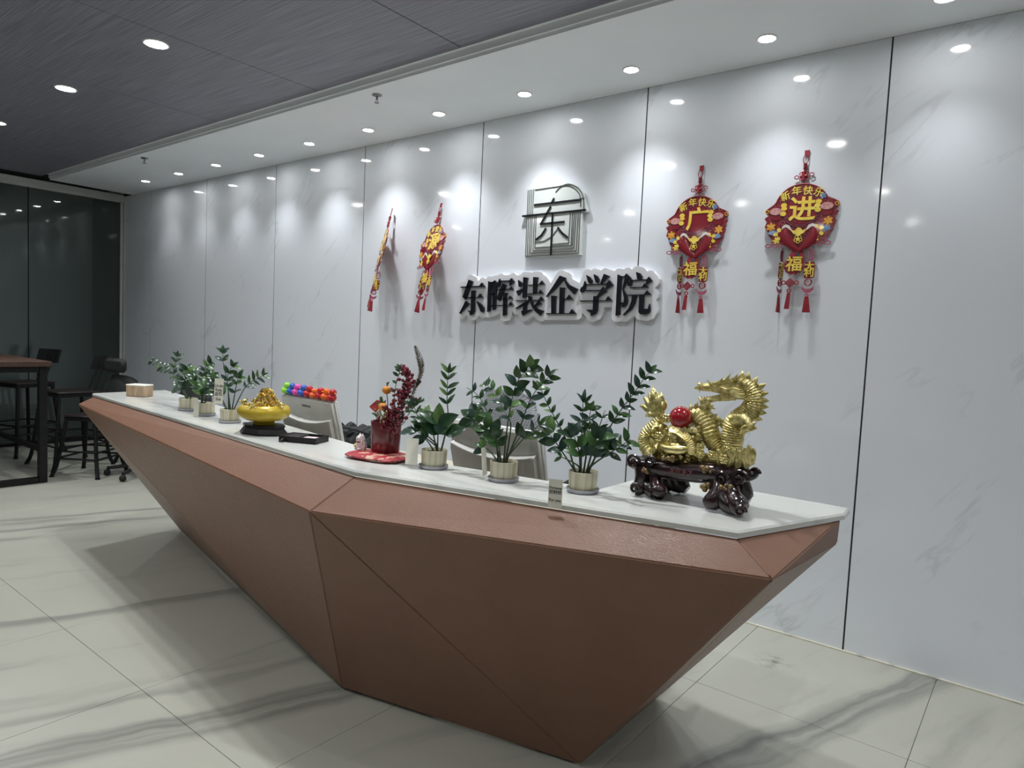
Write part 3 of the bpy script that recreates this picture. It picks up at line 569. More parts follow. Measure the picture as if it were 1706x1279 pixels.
    for i, (X, Y) in enumerate(((108, 890), (1030, 826))):
        part('ring_coin', 'orange_print', t, 'rc%d' % i, lambda m: m.ring((ox(X, Y)[0], -.007, ox(X, Y)[1]), 22*K, 9*K, seg=12, sub=5))
    def fan(m, X, Y, s):
        P = [(X, Y+58)]
        for i in range(11):
            a = math.radians(18+144*i/10); r = 82-12*(i % 2); P.append((X+r*math.cos(a)*s, Y+58-r*math.sin(a)))
        opoly(m, P, -.0095, -.006)
    part('fan', 'blue_print', t, 'fan1', lambda m: fan(m, 200, 1175, 1)); part('fan', 'blue_print', t, 'fan2', lambda m: fan(m, 895, 1135, 1)); part('blossom', 'blue_print', t, 'bf', lambda m: oflower(m, 850, 706, 48, 5, -.010, -.006))
    for i, (X, Y) in enumerate(((168, 1112), (925, 1056))): part('blossom', 'orange_print', t, 'ofl%d' % i, lambda m: oflower(m, X, Y, 66, 6, -.0095, -.006))
    for i, (X, Y) in enumerate(((300, 1222), (795, 1190))):
        f = part('blossom', 'gold_print', t, 'gf%d' % i, lambda m: oflower(m, X, Y, 96, 5, -.0105, -.006, .4))
        part('blossom_heart', 'red', f, 'gh%d' % i, lambda m: oe(m, X, Y, 34, 34, -.0125, -.0105, 12))
    for i, (X, Y) in enumerate(((250, 1310), (770, 1290))): part('blossom', 'gold_print', t, 'gg%d' % i, lambda m: oflower(m, X, Y, 52, 5, -.0095, -.006, .4))
    def crane(m, X, s):
        P = [(X-62*s, 1165), (X-50*s, 1110), (X-10*s, 1085), (X+40*s, 1100), (X+70*s, 1150), (X+100*s, 1190), (X+50*s, 1165), (X, 1125), (X-30*s, 1135)]
        opoly(m, P, -.0135, -.011)
    part('crane', 'white_print', t, 'crane1', lambda m: crane(m, 380, 1)); part('crane', 'white_print', t, 'crane2', lambda m: crane(m, 722, -1))
    def fish(m, s):
        P = [(555+s*180, 1135, 40), (555+s*195, 1210, 66), (555+s*170, 1290, 70), (555+s*115, 1370, 58), (555+s*40, 1425, 36), (555-s*5, 1470, 18)]
        Q = spline([(ox(a, b)[0], -.009, ox(a, b)[1], r*K) for a, b, r in P], 4)
        m.tube([q[:3] for q in Q], [q[3] for q in Q], 10, flat=.22)
    part('carp', 'red', t, 'fish1', lambda m: fish(m, -1)); part('carp', 'red', t, 'fish2', lambda m: fish(m, 1))
    part('ingot', 'gold_print', t, 'ing', lambda m: opoly(m, [(440, 1165), (500, 1180), (520, 1150), (545, 1135), (580, 1150), (600, 1178), (655, 1158), (620, 1215), (560, 1245), (545, 1262), (525, 1245), (475, 1215)], -.014, -.011))
    part('medal_flower', 'gold_print', t, 'mf', lambda m: [m.ring((ox(545+34*math.cos(a), 1300+34*math.sin(a))[0], -.014, ox(545+34*math.cos(a), 1300+34*math.sin(a))[1]), 22*K, 6*K, seg=10, sub=5) for a in [2*PI*i/5+.3 for i in range(5)]] + [oe(m, 545, 1300, 26, 26, -.016, -.013, 12)])
    def twig(m, L_, br):
        m.tube([(ox(*p)[0], -.006, ox(*p)[1]) for p in br], 6*K, 5)
        for X, Y, r in L_: p = ox(X, Y); m.ring((p[0], -.006, p[1]), r*K, 8*K, seg=10, sub=5, sx=1.4, sz=.8)
    part('berry_twig', 'magenta_line', t, 'tw1', lambda m: twig(m, [(140, 1382, 30), (232, 1387, 26), (300, 1385, 18), (195, 1332, 12)], [(170, 1365), (260, 1350), (350, 1358)]))
    part('berry_twig', 'magenta_line', t, 'tw2', lambda m: twig(m, [(930, 1358, 30), (838, 1364, 26), (775, 1362, 18), (888, 1302, 12)], [(900, 1345), (820, 1335), (730, 1345)]))
    # middle pendant
    part('ribbon', 'cord_red', t, 'rb1', lambda m: opoly(m, [(505, 1380), (555, 1370), (500, 1550), (420, 1560)], -.007, -.0055)); part('ribbon', 'cord_red', t, 'rb2', lambda m: opoly(m, [(545, 1370), (610, 1380), (638, 1640), (600, 1650), (560, 1480)], -.0055, -.004))
    fu = part('fortune_tag', 'dark_red', t, 'futag', lambda m: oflower(m, 501, 1665, 138, 12, -.0095, -.0065, .9))
    otext('tag_character', fu, '福', 505, 1660, 225, 0, -.011, 3.5)
    def knot2(m):
        c = ox(457, 1910)
        for k in range(-2, 3):
            for s in (1, -1):
                d = k*.0075; m.tube([(c[0]-.013-s*d*.7, -.007-.001*s, c[1]-s*.013+d*.7), (c[0]+.013-s*d*.7, -.007-.001*s, c[1]+s*.013+d*.7)], 8*K, 6)
        for X in (372, 545): p = ox(X, 1908); m.ring((p[0], -.007, p[1]), 26*K, 8*K, seg=10, sub=5)
        p = ox(447, 2022); m.ring((p[0], -.007, p[1]), 24*K, 9*K, seg=10, sub=5)
    part('endless_knot', 'cord_red', t, 'knot2', knot2)
    def tas(m, X0, Y0, X1, Y1, w0, w1):
        for i in range(7):
            f = (i-3)/3; p, q = ox(X0+f*w0, Y0), ox(X1+f*w1, Y1); m.tube([(p[0], -.007, p[1]), (.5*(p[0]+q[0]), -.008-.001*(i % 2), .5*(p[1]+q[1])), (q[0], -.007, q[1])], 9*K, 5)
        p = ox(X0, Y0); m.ball((p[0], -.007, p[1]), (w0*K+.002, .005, .006), 10, 6)
    part('tassel', 'cord_red', t, 'tas1', lambda m: tas(m, 446, 2060, 420, 2281, 16, 26))
    # side pendants, the left one hangs turned edge-on
    def lantern(m):
        for i in range(5):
            f = (i-2)*22; P = [ox(718+f*.5, 1446), ox(718+f, 1475), ox(718+f, 1560), ox(718+f*.5, 1590)]; m.tube([(p[0], -.006, p[1]) for p in P], 6*K, 5)
        for y in (1446, 1590): a, b = ox(690, y), ox(746, y); m.tube([(a[0], -.006, a[1]), (b[0], -.006, b[1])], 8*K, 5)
        a, b = ox(722, 1400), ox(718, 1446); m.tube([(a[0], -.006, a[1]), (b[0], -.006, b[1])], 5*K, 5)
    def tagp(m): opoly(m, [(650, 1620), (770, 1620), (782, 1660), (775, 1830), (745, 1850), (650, 1850), (632, 1810), (640, 1700)], -.009, -.006)
    def coinp(m): p = ox(697, 1902); m.ring((p[0], -.006, p[1]), 44*K, 11*K, seg=16, sub=6); m.ring((p[0], -.006, p[1]), 18*K, 6*K, seg=4, sub=5)
    def boat(m): opoly(m, [(612, 1960), (650, 1990), (690, 2000), (735, 1990), (772, 1960), (765, 2010), (730, 2045), (690, 2055), (650, 2045), (618, 2005)], -.009, -.006); p = ox(684, 2085); m.ring((p[0], -.007, p[1]), 20*K, 9*K, seg=10, sub=5)
    for side in (0, 1):
        if side == 0: par = t
        s_ = [part('lantern', 'magenta_line', t, 'lan', lantern), part('luck_tag', 'dark_red', t, 'ltag', tagp), part('coin_charm', 'red', t, 'coinp', coinp), part('boat_charm', 'magenta_line', t, 'boat', boat), part('tassel', 'cord_red', t, 'tas2', lambda m: tas(m, 684, 2110, 684, 2324, 20, 46))]
        otext('tag_character', s_[1], '大', 708, 1690, 140, 0, -.0105, 2.5); otext('tag_character', s_[1], '利' if side == 0 else '吉', 705, 1775, 140, 0, -.0105, 2.5)
        if side:
            p = ox(370, 0)[0]; q = ox(712, 0)[0]; Mx = Matrix.Translation((p, -.006, 0)) @ Matrix.Rotation(math.radians(76), 4, 'Z') @ Matrix.Translation((-q, .006, 0))
            for o in s_: o.matrix_local = Mx
    return t
hanging((-1.012, -.001, 2.398), 4, -2.5, '进', 'red new year hanging reading 进, the rightmost on the wall')
hanging((-1.548, -.001, 2.387), 3, -2.5, '广', 'red new year hanging reading 广, just right of the lettering')
hanging((-3.465, -.012, 2.344), -15, -13, '源', 'red new year hanging swung half round, left of the lettering')
hanging((-3.967, -.02, 2.345), -33, -15, '财', 'red new year hanging seen edge-on, leftmost on the wall')
# ------------------------------------------------------------------ potted plants
MAT['pot'] = pm('fluted_glaze', (.62, .58, .44), .3, noise=((60, 60, .5), (.40, .37, .22), 2, .42, .62))
MAT['saucer'] = pm('lilac_grey_plastic', (.36, .36, .42), .4, noise=((20, 20, 20), (.4, .4, .45), 2, .4, .6))
MAT['soil'] = pm('dark_soil', (.03, .022, .016), .9, noise=((90, 90, 90), (.06, .045, .03), 3, .4, .6), bump=((120, 120, 120), .8, .004, 3))
LEAF = [pm('leaf_dark', (.018, .05, .022), .28, noise=((30, 30, 30), (.03, .075, .03), 2, .4, .6)),
        pm('leaf_mid', (.04, .10, .03), .3, noise=((30, 30, 30), (.055, .13, .035), 2, .4, .6)),
        pm('leaf_light', (.09, .18, .045), .32, noise=((30, 30, 30), (.12, .22, .07), 2, .4, .6)),
        pm('leaf_blue', (.022, .055, .04), .3, noise=((30, 30, 30), (.035, .08, .055), 2, .4, .6))]
MAT['stem'] = pm('plant_stem', (.025, .055, .022), .4, noise=((40, 40, 10), (.04, .075, .03), 2, .4, .6))
def leaf_mesh(wd, mat):
    V = []; F = []; n = 7
    for i in range(n+1):
        t = i/n; h = wd*math.sin(PI*min(1, t**.85))**.8*(1-.15*t); z = .10*math.sin(PI*t)-.05*t
        V += [(t, -h, z+.25*h), (t, 0, z), (t, h, z+.25*h)]
    for i in range(n):
        a = 3*i; F += [(a, a+3, a+4, a+1), (a+1, a+4, a+5, a+2)]
    m = MB(); m.add(V, F); k = len(V)
    m.add([(x, y, z-.012) for x, y, z in V], [f[::-1] for f in F])
    return m.mesh('leaf', mat)
LM = {(w_, i): leaf_mesh(w_, LEAF[i]) for w_ in (.17, .24, .30) for i in range(4)}
pot_me = MB().lathe([(.036, .008), (.041, .009), (.0435, .016), (.0455, .06), (.0465, .066), (.0445, .067), (.042, .062), (.041, .05), (.02, .05), (.001, .05)], 48, ripple=22, amp=.022).mesh('pot', MAT['pot'])
sau_me = MB().lathe([(.001, 0), (.046, 0), (.050, .003), (.053, .013), (.051, .013), (.048, .006), (.001, .006)], 36).mesh('saucer', MAT['saucer'])
soil_me = MB().lathe([(.001, .049), (.0412, .049), (.0418, .056), (.03, .059), (.012, .061), (.001, .0605)], 24).mesh('soil', MAT['soil'])
def plant(loc, zm, stems, label):
    x0, y0, s, mm = zm; base = Vector((loc[0], loc[1], .95))
    t = thing('potted_plant', label, 'potted plant', base, random.uniform(0, .3)*0, 'glossy green plants in cream pots')
    link('saucer', sau_me, t); link('pot', pot_me, t, (0, 0, 0), (0, 0, random.uniform(0, 3))); link('soil', soil_me, t)
    right = Vector((.86, .51, 0))
    for pts, size, start, step, dep, wd in stems:
        n = len(pts)
        P = []
        for i, (a, b) in enumerate(pts):
            f = i/(n-1); P.append(at(x0+a*s, y0+b*s, loc[1]+dep*f)-base)
        # root the stem in the soil
        r0 = P[0]; rr = Vector((r0.x, r0.y)); 
        if rr.length > .03: rr = rr.normalized()*.03
        root = Vector((rr.x, rr.y, .053)); Q = [root]+[p for p in P if p.z > .075 or p is P[-1]]
        S = [Vector(q) for q in spline([tuple(q) for q in Q], 6)]
        L_ = [0]
        for a, b in zip(S, S[1:]): L_.append(L_[-1]+(b-a).length)
        tot = L_[-1]
        rad = [max(.0011, .0034*(1-.7*l/tot)) for l in L_]
        st = MB().tube(S, rad, 7).build('stem', MAT['stem'], t)
        def pos(l):
            for i in range(len(S)-1):
                if L_[i+1] >= l: f = (l-L_[i])/max(1e-6, L_[i+1]-L_[i]); return S[i].lerp(S[i+1], f), (S[i+1]-S[i]).normalized()
            return S[-1], (S[-1]-S[-2]).normalized()
        l = tot*start; k = random.randint(0, 1); stp = step*s*mm; size_m = size*s*mm
        while l < tot*1.001:
            p, d = pos(l); last = l+stp*.7 >= tot
            for sd in ((1, -1) if not last else (1, -1, 0)):
                toc = (CAM-base-p).normalized(); side = toc.cross(d).normalized()*sd
                ang = math.radians(random.uniform(38, 62)) if sd else 0
                dirv = (d*math.cos(ang)+side*math.sin(ang)+toc*random.uniform(-.35, .35)).normalized()
                nz = (toc*random.uniform(.35, 1)+Vector((0, 0, 1))*random.uniform(.1, .7)+side*random.uniform(-.3, .5)); nz = (nz-dirv*nz.dot(dirv)).normalized(); ny = nz.cross(dirv)
                sc = size_m*random.uniform(.95, 1.3)
                mi = random.choices((0, 1, 2, 3), (5, 3, 1.2, 3))[0]
                o = link('leaf', LM[(wd, mi)], st)
                o.matrix_local = Matrix(((dirv.x*sc, ny.x*sc, nz.x*sc, p.x), (dirv.y*sc, ny.y*sc, nz.y*sc, p.y), (dirv.z*sc, ny.z*sc, nz.z*sc, p.z), (0, 0, 0, 1)))
            l += stp*random.uniform(.85, 1.15)
    return t
Z8, Z7, Z5 = (740, 580, .21114), (560, 560, .18765), (240, 540, .1642)
plant((-1.128, -1.702), (*Z8, .0019), [
    ([(1040, 950), (960, 720), (880, 560), (820, 450), (780, 360), (750, 300)], 72, .42, 74, -.02, .24),
    ([(1100, 950), (1140, 700), (1150, 520), (1165, 465)], 85, .45, 70, .02, .24),
    ([(1080, 950), (1085, 700), (1095, 450), (1105, 395)], 95, .55, 80, -.01, .17),
    ([(1150, 950), (1300, 640), (1400, 480), (1500, 350), (1580, 235), (1620, 190)], 84, .5, 66, .03, .24),
    ([(1160, 930), (1380, 780), (1470, 720)], 95, .55, 60, -.03, .24),
    ([(1130, 950), (1200, 700), (1250, 540), (1270, 490)], 80, .45, 75, .04, .17),
    ([(1060, 930), (930, 860), (885, 870)], 60, .8, 60, -.04, .24),
    ([(1050, 950), (920, 800), (840, 690), (790, 650)], 125, .5, 85, -.04, .30),
    ([(1080, 950), (1060, 800), (1020, 680)], 125, .45, 90, -.04, .30),
    ([(1120, 950), (1180, 790), (1230, 700)], 120, .5, 85, -.02, .30),
    ([(1150, 940), (1250, 780), (1330, 720)], 110, .5, 80, .0, .30)], 'green potted plant beside the folded card, next to the dragon')
plant((-1.396, -1.77), (*Z8, .00195), [
    ([(430, 870), (400, 650), (330, 480), (260, 365), (180, 312)], 78, .55, 85, .0, .24),
    ([(480, 880), (525, 620), (480, 500), (400, 360), (335, 285)], 80, .5, 75, .03, .24),
    ([(470, 870), (500, 600), (540, 380), (590, 240), (680, 150)], 108, .55, 80, -.02, .30),
    ([(500, 870), (600, 620), (660, 450), (720, 340), (790, 260), (840, 215)], 88, .5, 78, .02, .24),
    ([(500, 860), (620, 720), (700, 650), (770, 590)], 100, .6, 90, -.02, .17),
    ([(440, 870), (350, 800), (285, 775)], 90, .85, 80, -.03, .30),
    ([(440, 860), (370, 680), (290, 600), (210, 540)], 125, .5, 80, -.02, .30),
    ([(490, 870), (560, 760), (640, 640)], 110, .8, 80, .03, .30),
    ([(450, 870), (430, 760), (400, 680)], 100, .6, 70, -.04, .30)], 'green potted plant standing between the other two on the right half')
plant((-1.691, -1.80), (*Z7, .0021), [
    ([(930, 1000), (990, 760), (985, 560), (990, 400), (1000, 315)], 100, .62, 72, .0, .17),
    ([(900, 990), (840, 780), (770, 690)], 130, .65, 95, -.02, .24),
    ([(890, 960), (780, 850), (720, 700), (685, 600)], 88, .5, 62, -.03, .17),
    ([(890, 980), (780, 890), (660, 790)], 130, .55, 95, -.03, .30),
    ([(900, 980), (905, 850), (910, 740)], 175, .55, 110, -.02, .30),
    ([(940, 980), (970, 850), (985, 760)], 165, .6, 110, .0, .30),
    ([(880, 990), (800, 920), (730, 920)], 100, .7, 85, -.03, .30)], 'green potted plant right of the red pot, against the mesh chair')
plant((-3.646, -1.713), (*Z5, .0032), [
    ([(440, 740), (350, 600), (290, 500), (200, 440), (80, 375)], 62, .55, 78, .0, .24),
    ([(450, 740), (380, 620), (300, 490), (320, 380), (340, 290)], 62, .55, 62, .02, .24),
    ([(455, 740), (410, 560), (440, 450)], 90, .4, 75, -.02, .24),
    ([(470, 740), (480, 600), (460, 460)], 90, .4, 70, .02, .24),
    ([(440, 740), (370, 650), (300, 640)], 90, .5, 70, -.03, .24)], 'leftmost potted plant with one long sprig reaching left')
plant((-3.399, -1.746), (*Z5, .0031), [
    ([(595, 790), (600, 600), (620, 440), (700, 370)], 80, .4, 65, .0, .24),
    ([(580, 790), (540, 640), (480, 500), (440, 450)], 90, .4, 75, .02, .24),
    ([(610, 790), (660, 640), (690, 520)], 90, .4, 70, -.02, .24),
    ([(595, 790), (560, 620), (510, 570)], 100, .4, 80, -.03, .24)], 'potted plant second from the left end of the counter')
plant((-3.10, -1.778), (*Z5, .0029), [
    ([(860, 860), (850, 620), (805, 400), (797, 260)], 92, .82, 75, .0, .24),
    ([(890, 860), (930, 650), (950, 560), (980, 510)], 85, .5, 75, .02, .24),
    ([(900, 860), (1020, 650), (1130, 560), (1230, 510)], 82, .5, 70, .02, .17),
    ([(880, 850), (845, 560), (880, 450), (920, 415)], 85, .5, 75, .03, .24),
    ([(850, 850), (720, 690), (600, 620)], 100, .45, 80, -.03, .24),
    ([(850, 850), (770, 700), (710, 540)], 90, .45, 75, .0, .24)], 'tall potted plant left of the golden bowl, one stem rising high')
# ------------------------------------------------------------------ cards by the plants
MAT['card'] = pm('cream_card', (.80, .79, .68), .5, noise=((30, 30, 30), (.76, .75, .64), 2, .4, .6))
MAT['card_ink'] = pm('card_ink', (.03, .03, .03), .6, noise=((30, 30, 30), (.05, .05, .05), 2, .4, .6))
def card(loc, rz, tilt, w_, h_, lines, label, name='paper_card'):
    t = thing(name, label, 'card', loc); t.rotation_euler = (Matrix.Rotation(rz, 4, 'Z') @ Matrix.Rotation(tilt, 4, 'X')).to_euler()
    MB().box(-w_/2, w_/2, -.0006, .0006, 0, h_).build('sheet', MAT['card'], t)
    for body, z, sz in lines:
        link('printed_line', text_mesh(body, sz, MAT['card_ink'], .00025, .0002), t, (0, -.0009, z))
    return t
card((-1.10, -1.896, .935), .30, -.0, .042, .086, [('Fortune', .060, .0115), ('招财钱', .047, .0125), ('For you', .024, .0115)], 'cream card reading Fortune For you, on the counter edge')
card((-3.10, -1.84, 1.045), .5, -.05, .046, .12, [('Unde', .085, .02), ('Rela', .065, .02), ('自然', .045, .02), ('Sca', .022, .02)], 'cream lettered tag stuck among leaves of the tall left plant')
card((-3.36, -1.815, .9505), .6, -.08, .026, .085, [], 'blank cream card leaning on a small left pot')
card((-1.735, -1.868, .9635), .62, -.14, .043, .092, [], 'blank cream card leaning on the pot near the red cushion')
card((-1.452, -1.80, .9635), 1.9, -.1, .04, .092, [], 'cream card seen edge-on leaning on the middle right pot')
# ------------------------------------------------------------------ paper box at the far end
MAT['kraft'] = pm('kraft_box', (.36, .25, .16), .6, noise=((40, 40, 8), (.46, .34, .22), 3, .4, .6))
bx = thing('tissue_box', 'small tan box at the far left end of the counter', 'box', (-4.45, -1.62, .95), .55)
MB().box(-.062, .062, -.045, .045, 0, .068, c=.004).build('body', MAT['kraft'], bx)
MB().box(-.063, .063, -.046, .046, .066, .075, c=.003).build('lid', MAT['card'], bx)
# ------------------------------------------------------------------ golden bowl on black stand
MAT['gold'] = pm('polished_gold', (.82, .64, .22), .24, 1., noise=((40, 40, 40), (.72, .52, .14), 3, .4, .6), bump=((150, 150, 150), .25, .002, 3))
MAT['gold_bright'] = pm('bright_gold', (.86, .76, .38), .26, 1., noise=((60, 60, 60), (.70, .58, .22), 3, .4, .6), bump=((260, 260, 260), .5, .002, 3))
MAT['gold_glaze'] = pm('gold_glaze', (.58, .43, .035), .34, .15, coat=.3, noise=((20, 20, 60), (.48, .34, .02), 3, .4, .6))
MAT['ebony'] = pm('ebonised_wood', (.004, .004, .0045), .4, spec=.3, noise=((20, 20, 20), (.008, .007, .007), 2, .4, .6))
bs = thing('bowl_stand', 'black octagonal wooden stand under the golden bowl', 'stand', (-2.715, -1.835, .95), .2)
def octo(m, r0, z0, r1, z1):
    V = [((r0*math.cos(PI/8+k*PI/4)), r0*.72*math.sin(PI/8+k*PI/4), z0) for k in range(8)]+[((r1*math.cos(PI/8+k*PI/4)), r1*.72*math.sin(PI/8+k*PI/4), z1) for k in range(8)]
    m.add(V, [tuple(range(8))[::-1], tuple(range(8, 16))]+[(k, (k+1) % 8, 8+(k+1) % 8, 8+k) for k in range(8)])
m = MB(); octo(m, .122, .0, .122, .007); octo(m, .118, .007, .1, .031); m.build('plinth', MAT['ebony'], bs, smooth=False)
m = MB(); octo(m, .106, .031, .106, .041); m.build('top_board', MAT['ebony'], bs, smooth=False)
bw = thing('treasure_bowl', 'golden treasure bowl heaped with gold nuggets', 'bowl', (-2.715, -1.835, .9915))
MB().lathe([(.001, 0), (.047, 0), (.048, .004), (.044, .01), (.046, .016), (.075, .02), (.1, .031), (.112, .048), (.113, .062), (.107, .077), (.092, .087), (.09, .085), (.1, .073), (.102, .06), (.08, .04), (.001, .034)], 40).build('bowl_body', MAT['gold_glaze'], bw)
def nug(m, c, r, n=9):
    P = [Vector((random.gauss(0, 1), random.gauss(0, 1), random.gauss(0, 1))).normalized()*r*random.uniform(.75, 1.1) for _ in range(n)]
    m.hull([Vector(c)+p for p in P])
def ingot(m, c, s, rz):
    M = Matrix.Translation(c) @ Matrix.Rotation(rz, 4, 'Z') @ Matrix.Rotation(random.uniform(-.4, .4), 4, 'X')
    P = spline([(-1.1, .55, .34), (-.6, .12, .5), (0, 0, .52), (.6, .12, .5), (1.1, .55, .34)], 3)
    m.tube([M @ Vector((a*s, 0, b*s)) for a, b, r in P], [r*s for a, b, r in P], 8); m.ball(M @ Vector((0, 0, .42*s)), .42*s, 8, 5)
m = MB()
for k in range(150):
    h = random.random()**.8; z = .07+.085*h; r = .062*(1-h)**.75+.012; a = random.uniform(0, 2*PI); q = random.uniform(.6, 1)
    nug(m, (r*q*math.cos(a)+.012, r*q*math.sin(a), z), random.uniform(.007, .013))
tag(m.build('nugget_heap', MAT['gold'], bw, ang=20), kind='stuff')
for k in range(7):
    a = k*.9; m = MB(); ingot(m, (.05*math.cos(a)+.012, .05*math.sin(a), .083), .014, a); m.build('ingot', MAT['gold'], bw)
for a in (3.65, 5.2, .2, 2.0):
    m = MB(); c = Vector((.093*math.cos(a), .093*math.sin(a), .09))
    for k in range(26): nug(m, c+Vector((random.gauss(0, .009), random.gauss(0, .009), random.gauss(0, .009))), random.uniform(.004, .008), 8)
    m.tube(spline([tuple(c+Vector((0, 0, .008))), tuple(c*1.08+Vector((0, 0, -.002))), tuple(c*1.13+Vector((0, 0, -.03)))], 4), [.008, .008, .007, .007, .006, .006, .005, .004, .003], 8)
    m.build('rim_beast', MAT['gold_bright'], bw, ang=20)
# ------------------------------------------------------------------ monitors
MAT['mon'] = pm('monitor_shell', (.50, .50, .46), .35, noise=((12, 12, 12), (.46, .46, .43), 2, .4, .6))
MAT['mon_edge'] = pm('monitor_edge', (.68, .69, .68), .3, noise=((12, 12, 12), (.64, .65, .64), 2, .4, .6))
MAT['screen'] = pm('screen_black', (.01, .01, .012), .1, noise=((9, 9, 9), (.014, .014, .016), 2, .4, .6))
MAT['logo_grey'] = pm('grey_letter', (.06, .06, .06), .4, noise=((9, 9, 9), (.08, .08, .08), 2, .4, .6))
def monitor(loc, rz, label, brand, w_=.47, h_=.285):
    t = thing('monitor', label, 'monitor', loc, rz, 'monitors behind the counter')
    T = Matrix.Translation((0, 0, .075)) @ Matrix.Rotation(math.radians(13), 4, 'X')
    m = MB(); m.box(-w_/2, w_/2, -.002, .016, 0, h_, c=.004); m.xf(T).build('bezel', MAT['mon_edge'], t)
    m = MB(); m.box(-w_/2+.012, w_/2-.012, .0162, .0175, .014, h_-.012); m.xf(T).build('screen', MAT['screen'], t)
    m = MB(); m.box(-w_/2+.004, w_/2-.004, -.018, -.0025, .004, h_-.004, c=.006); m.xf(T).build('back_cover', MAT['mon'], t)
    # bulging lower housing with a curved upper lip
    n = 16; V = []; F = []
    for i in range(n+1):
        u = -1+2*i/n; x = u*(w_/2-.02); zt_ = h_*(.60+.09*u*u)
        V += [(x, -.018, .012), (x, -.034-.010*(1-u*u), .02), (x, -.040-.012*(1-u*u), zt_-.02), (x, -.036-.010*(1-u*u), zt_), (x, -.018, zt_+.008)]
    for i in range(n):
        for k in range(4): a = 5*i+k; F.append((a, a+5, a+6, a+1))
    F += [tuple(range(5)), tuple(5*n+k for k in range(4, -1, -1))]
    MB().add(V, F).xf(T).build('lower_housing', MAT['mon'], t)
    m = MB(); P = []
    for i in range(n+1): u = -1+2*i/n; P.append((u*(w_/2-.03), -.037-.010*(1-u*u), h_*(.60+.09*u*u)))
    m.tube(P, .0035, 6).xf(T).build('lip', MAT['mon_edge'], t)
    if brand:
        o = link('brand_mark', text_mesh(brand, .017, MAT['logo_grey'], .0004, .0004), t); o.matrix_local = T @ Matrix.Translation((0, -.0185, h_*.86))
    MB().box(-.035, .035, .0, .03, .012, .16, c=.005).build('neck', MAT['mon_edge'], t)
    MB().box(-.11, .11, -.07, .09, 0, .012, c=.004).build('foot', MAT['mon_edge'], t)
    return T
Wz = .7305
m1 = Vector((-2.86, -1.44, Wz)); T1 = monitor(m1, -.06, 'monitor seen from behind, coloured toys along its top', 'SAMSUNG')
monitor(Vector((-1.665, -1.44, Wz+.0)), -.03, 'pale monitor back behind the middle right plant', None)
# toys on the monitor
cols = {'green': (.30, .75, .05), 'blue': (.02, .12, .55), 'pink': (.85, .08, .42), 'red': (.50, .012, .02), 'orange': (.85, .15, .02)}
DM = {k: pm('toy_'+k, v, .4, noise=((50, 50, 50), tuple(c*.85 for c in v), 2, .4, .6)) for k, v in cols.items()}
MAT['beak'] = pm('toy_beak', (.8, .35, .03), .4, noise=((50, 50, 50), (.7, .3, .03), 2, .4, .6))
seq = ['green', 'blue', 'pink', 'blue', 'red', 'orange', 'red', 'orange', 'red']
lbl = ['bright green toy duck at the left end of the monitor top', 'blue toy duck right beside the green one', 'pink toy duck between the two blue ones', 'blue toy duck between the pink and a red one', 'red toy duck right beside a blue one',
       'orange toy duck sitting lower than its red neighbours', 'red toy duck between the two orange ones', 'taller orange toy duck second from the right end', 'red toy duck at the right end of the monitor top']
R1 = Matrix.Translation(m1) @ Matrix.Rotation(-.06, 4, 'Z') @ T1
for k, cn in enumerate(seq):
    p = R1 @ Vector((-.205+.0515*k, -.002, .2855))
    d = thing('toy_duck', lbl[k], 'toy', p, random.uniform(-.2, .2), 'toy ducks on the monitor')
    if k == 5: d.scale = (.9, .9, .85)
    MB().ball((0, 0, .0175), (.027, .022, .0175), 14, 9).tube([(-.018, 0, .021), (-.03, 0, .03)], [.012, .002], 8).build('body', DM[cn], d)
    MB().ball((.010, 0, .042), .0175, 14, 9).build('head', DM[cn], d)
    MB().ball((.028, 0, .040), (.007, .006, .003), 8, 5).build('beak', MAT['beak'], d)
# charm hanging on the monitor back
MAT['charm_white'] = pm('charm_white', (.75, .66, .66), .5, noise=((90, 90, 90), (.7, .5, .52), 2, .45, .6))
p = R1 @ Vector((-.065, -.058, .085)); ch_ = thing('charm', 'small pink and white charm hanging on the monitor back', 'charm', p)
MB().box(-.018, .018, -.007, .004, -.002, .022, c=.004).build('charm_body', MAT['charm_white'], ch_)
MB().ball((0, -.002, .027), (.008, .005, .007), 8, 6).build('bow', MAT['cord_red'], ch_)
MB().tube([(-.004, 0, .028), (-.03, 0, .06), (-.035, .004, .07)], .0008, 5).build('string', MAT['charm_white'], ch_)
# ------------------------------------------------------------------ black tray
MAT['tray'] = pm('black_plastic', (.006, .0055, .006), .35, spec=.35, noise=((30, 30, 30), (.01, .009, .01), 2, .4, .6))
tr = thing('card_tray', 'shallow black tray in front of the toy topped monitor', 'tray', (-2.43, -1.825, .95), .42)
MB().box(-.085, .085, -.055, .055, 0, .004, c=.001).build('base', MAT['tray'], tr)
for a in ((-.085, .085, -.055, -.049), (-.085, .085, .049, .055), (-.085, -.079, -.049, .049), (.079, .085, -.049, .049)): MB().box(*a, .004, .026, c=.0015).build('rim', MAT['tray'], tr)
MB().box(-.076, .0, -.046, .046, .005, .024, c=.002).build('card_stack', MAT['tray'], tr); MB().box(.005, .07, -.04, .02, .005, .020, c=.002).build('note_pad', MAT['charm_white'], tr)
MB().tube([(-.06, -.056, .014), (-.068, -.075, .004), (-.05, -.07, .0035)], .003, 6).build('strap', MAT['tray'], tr)
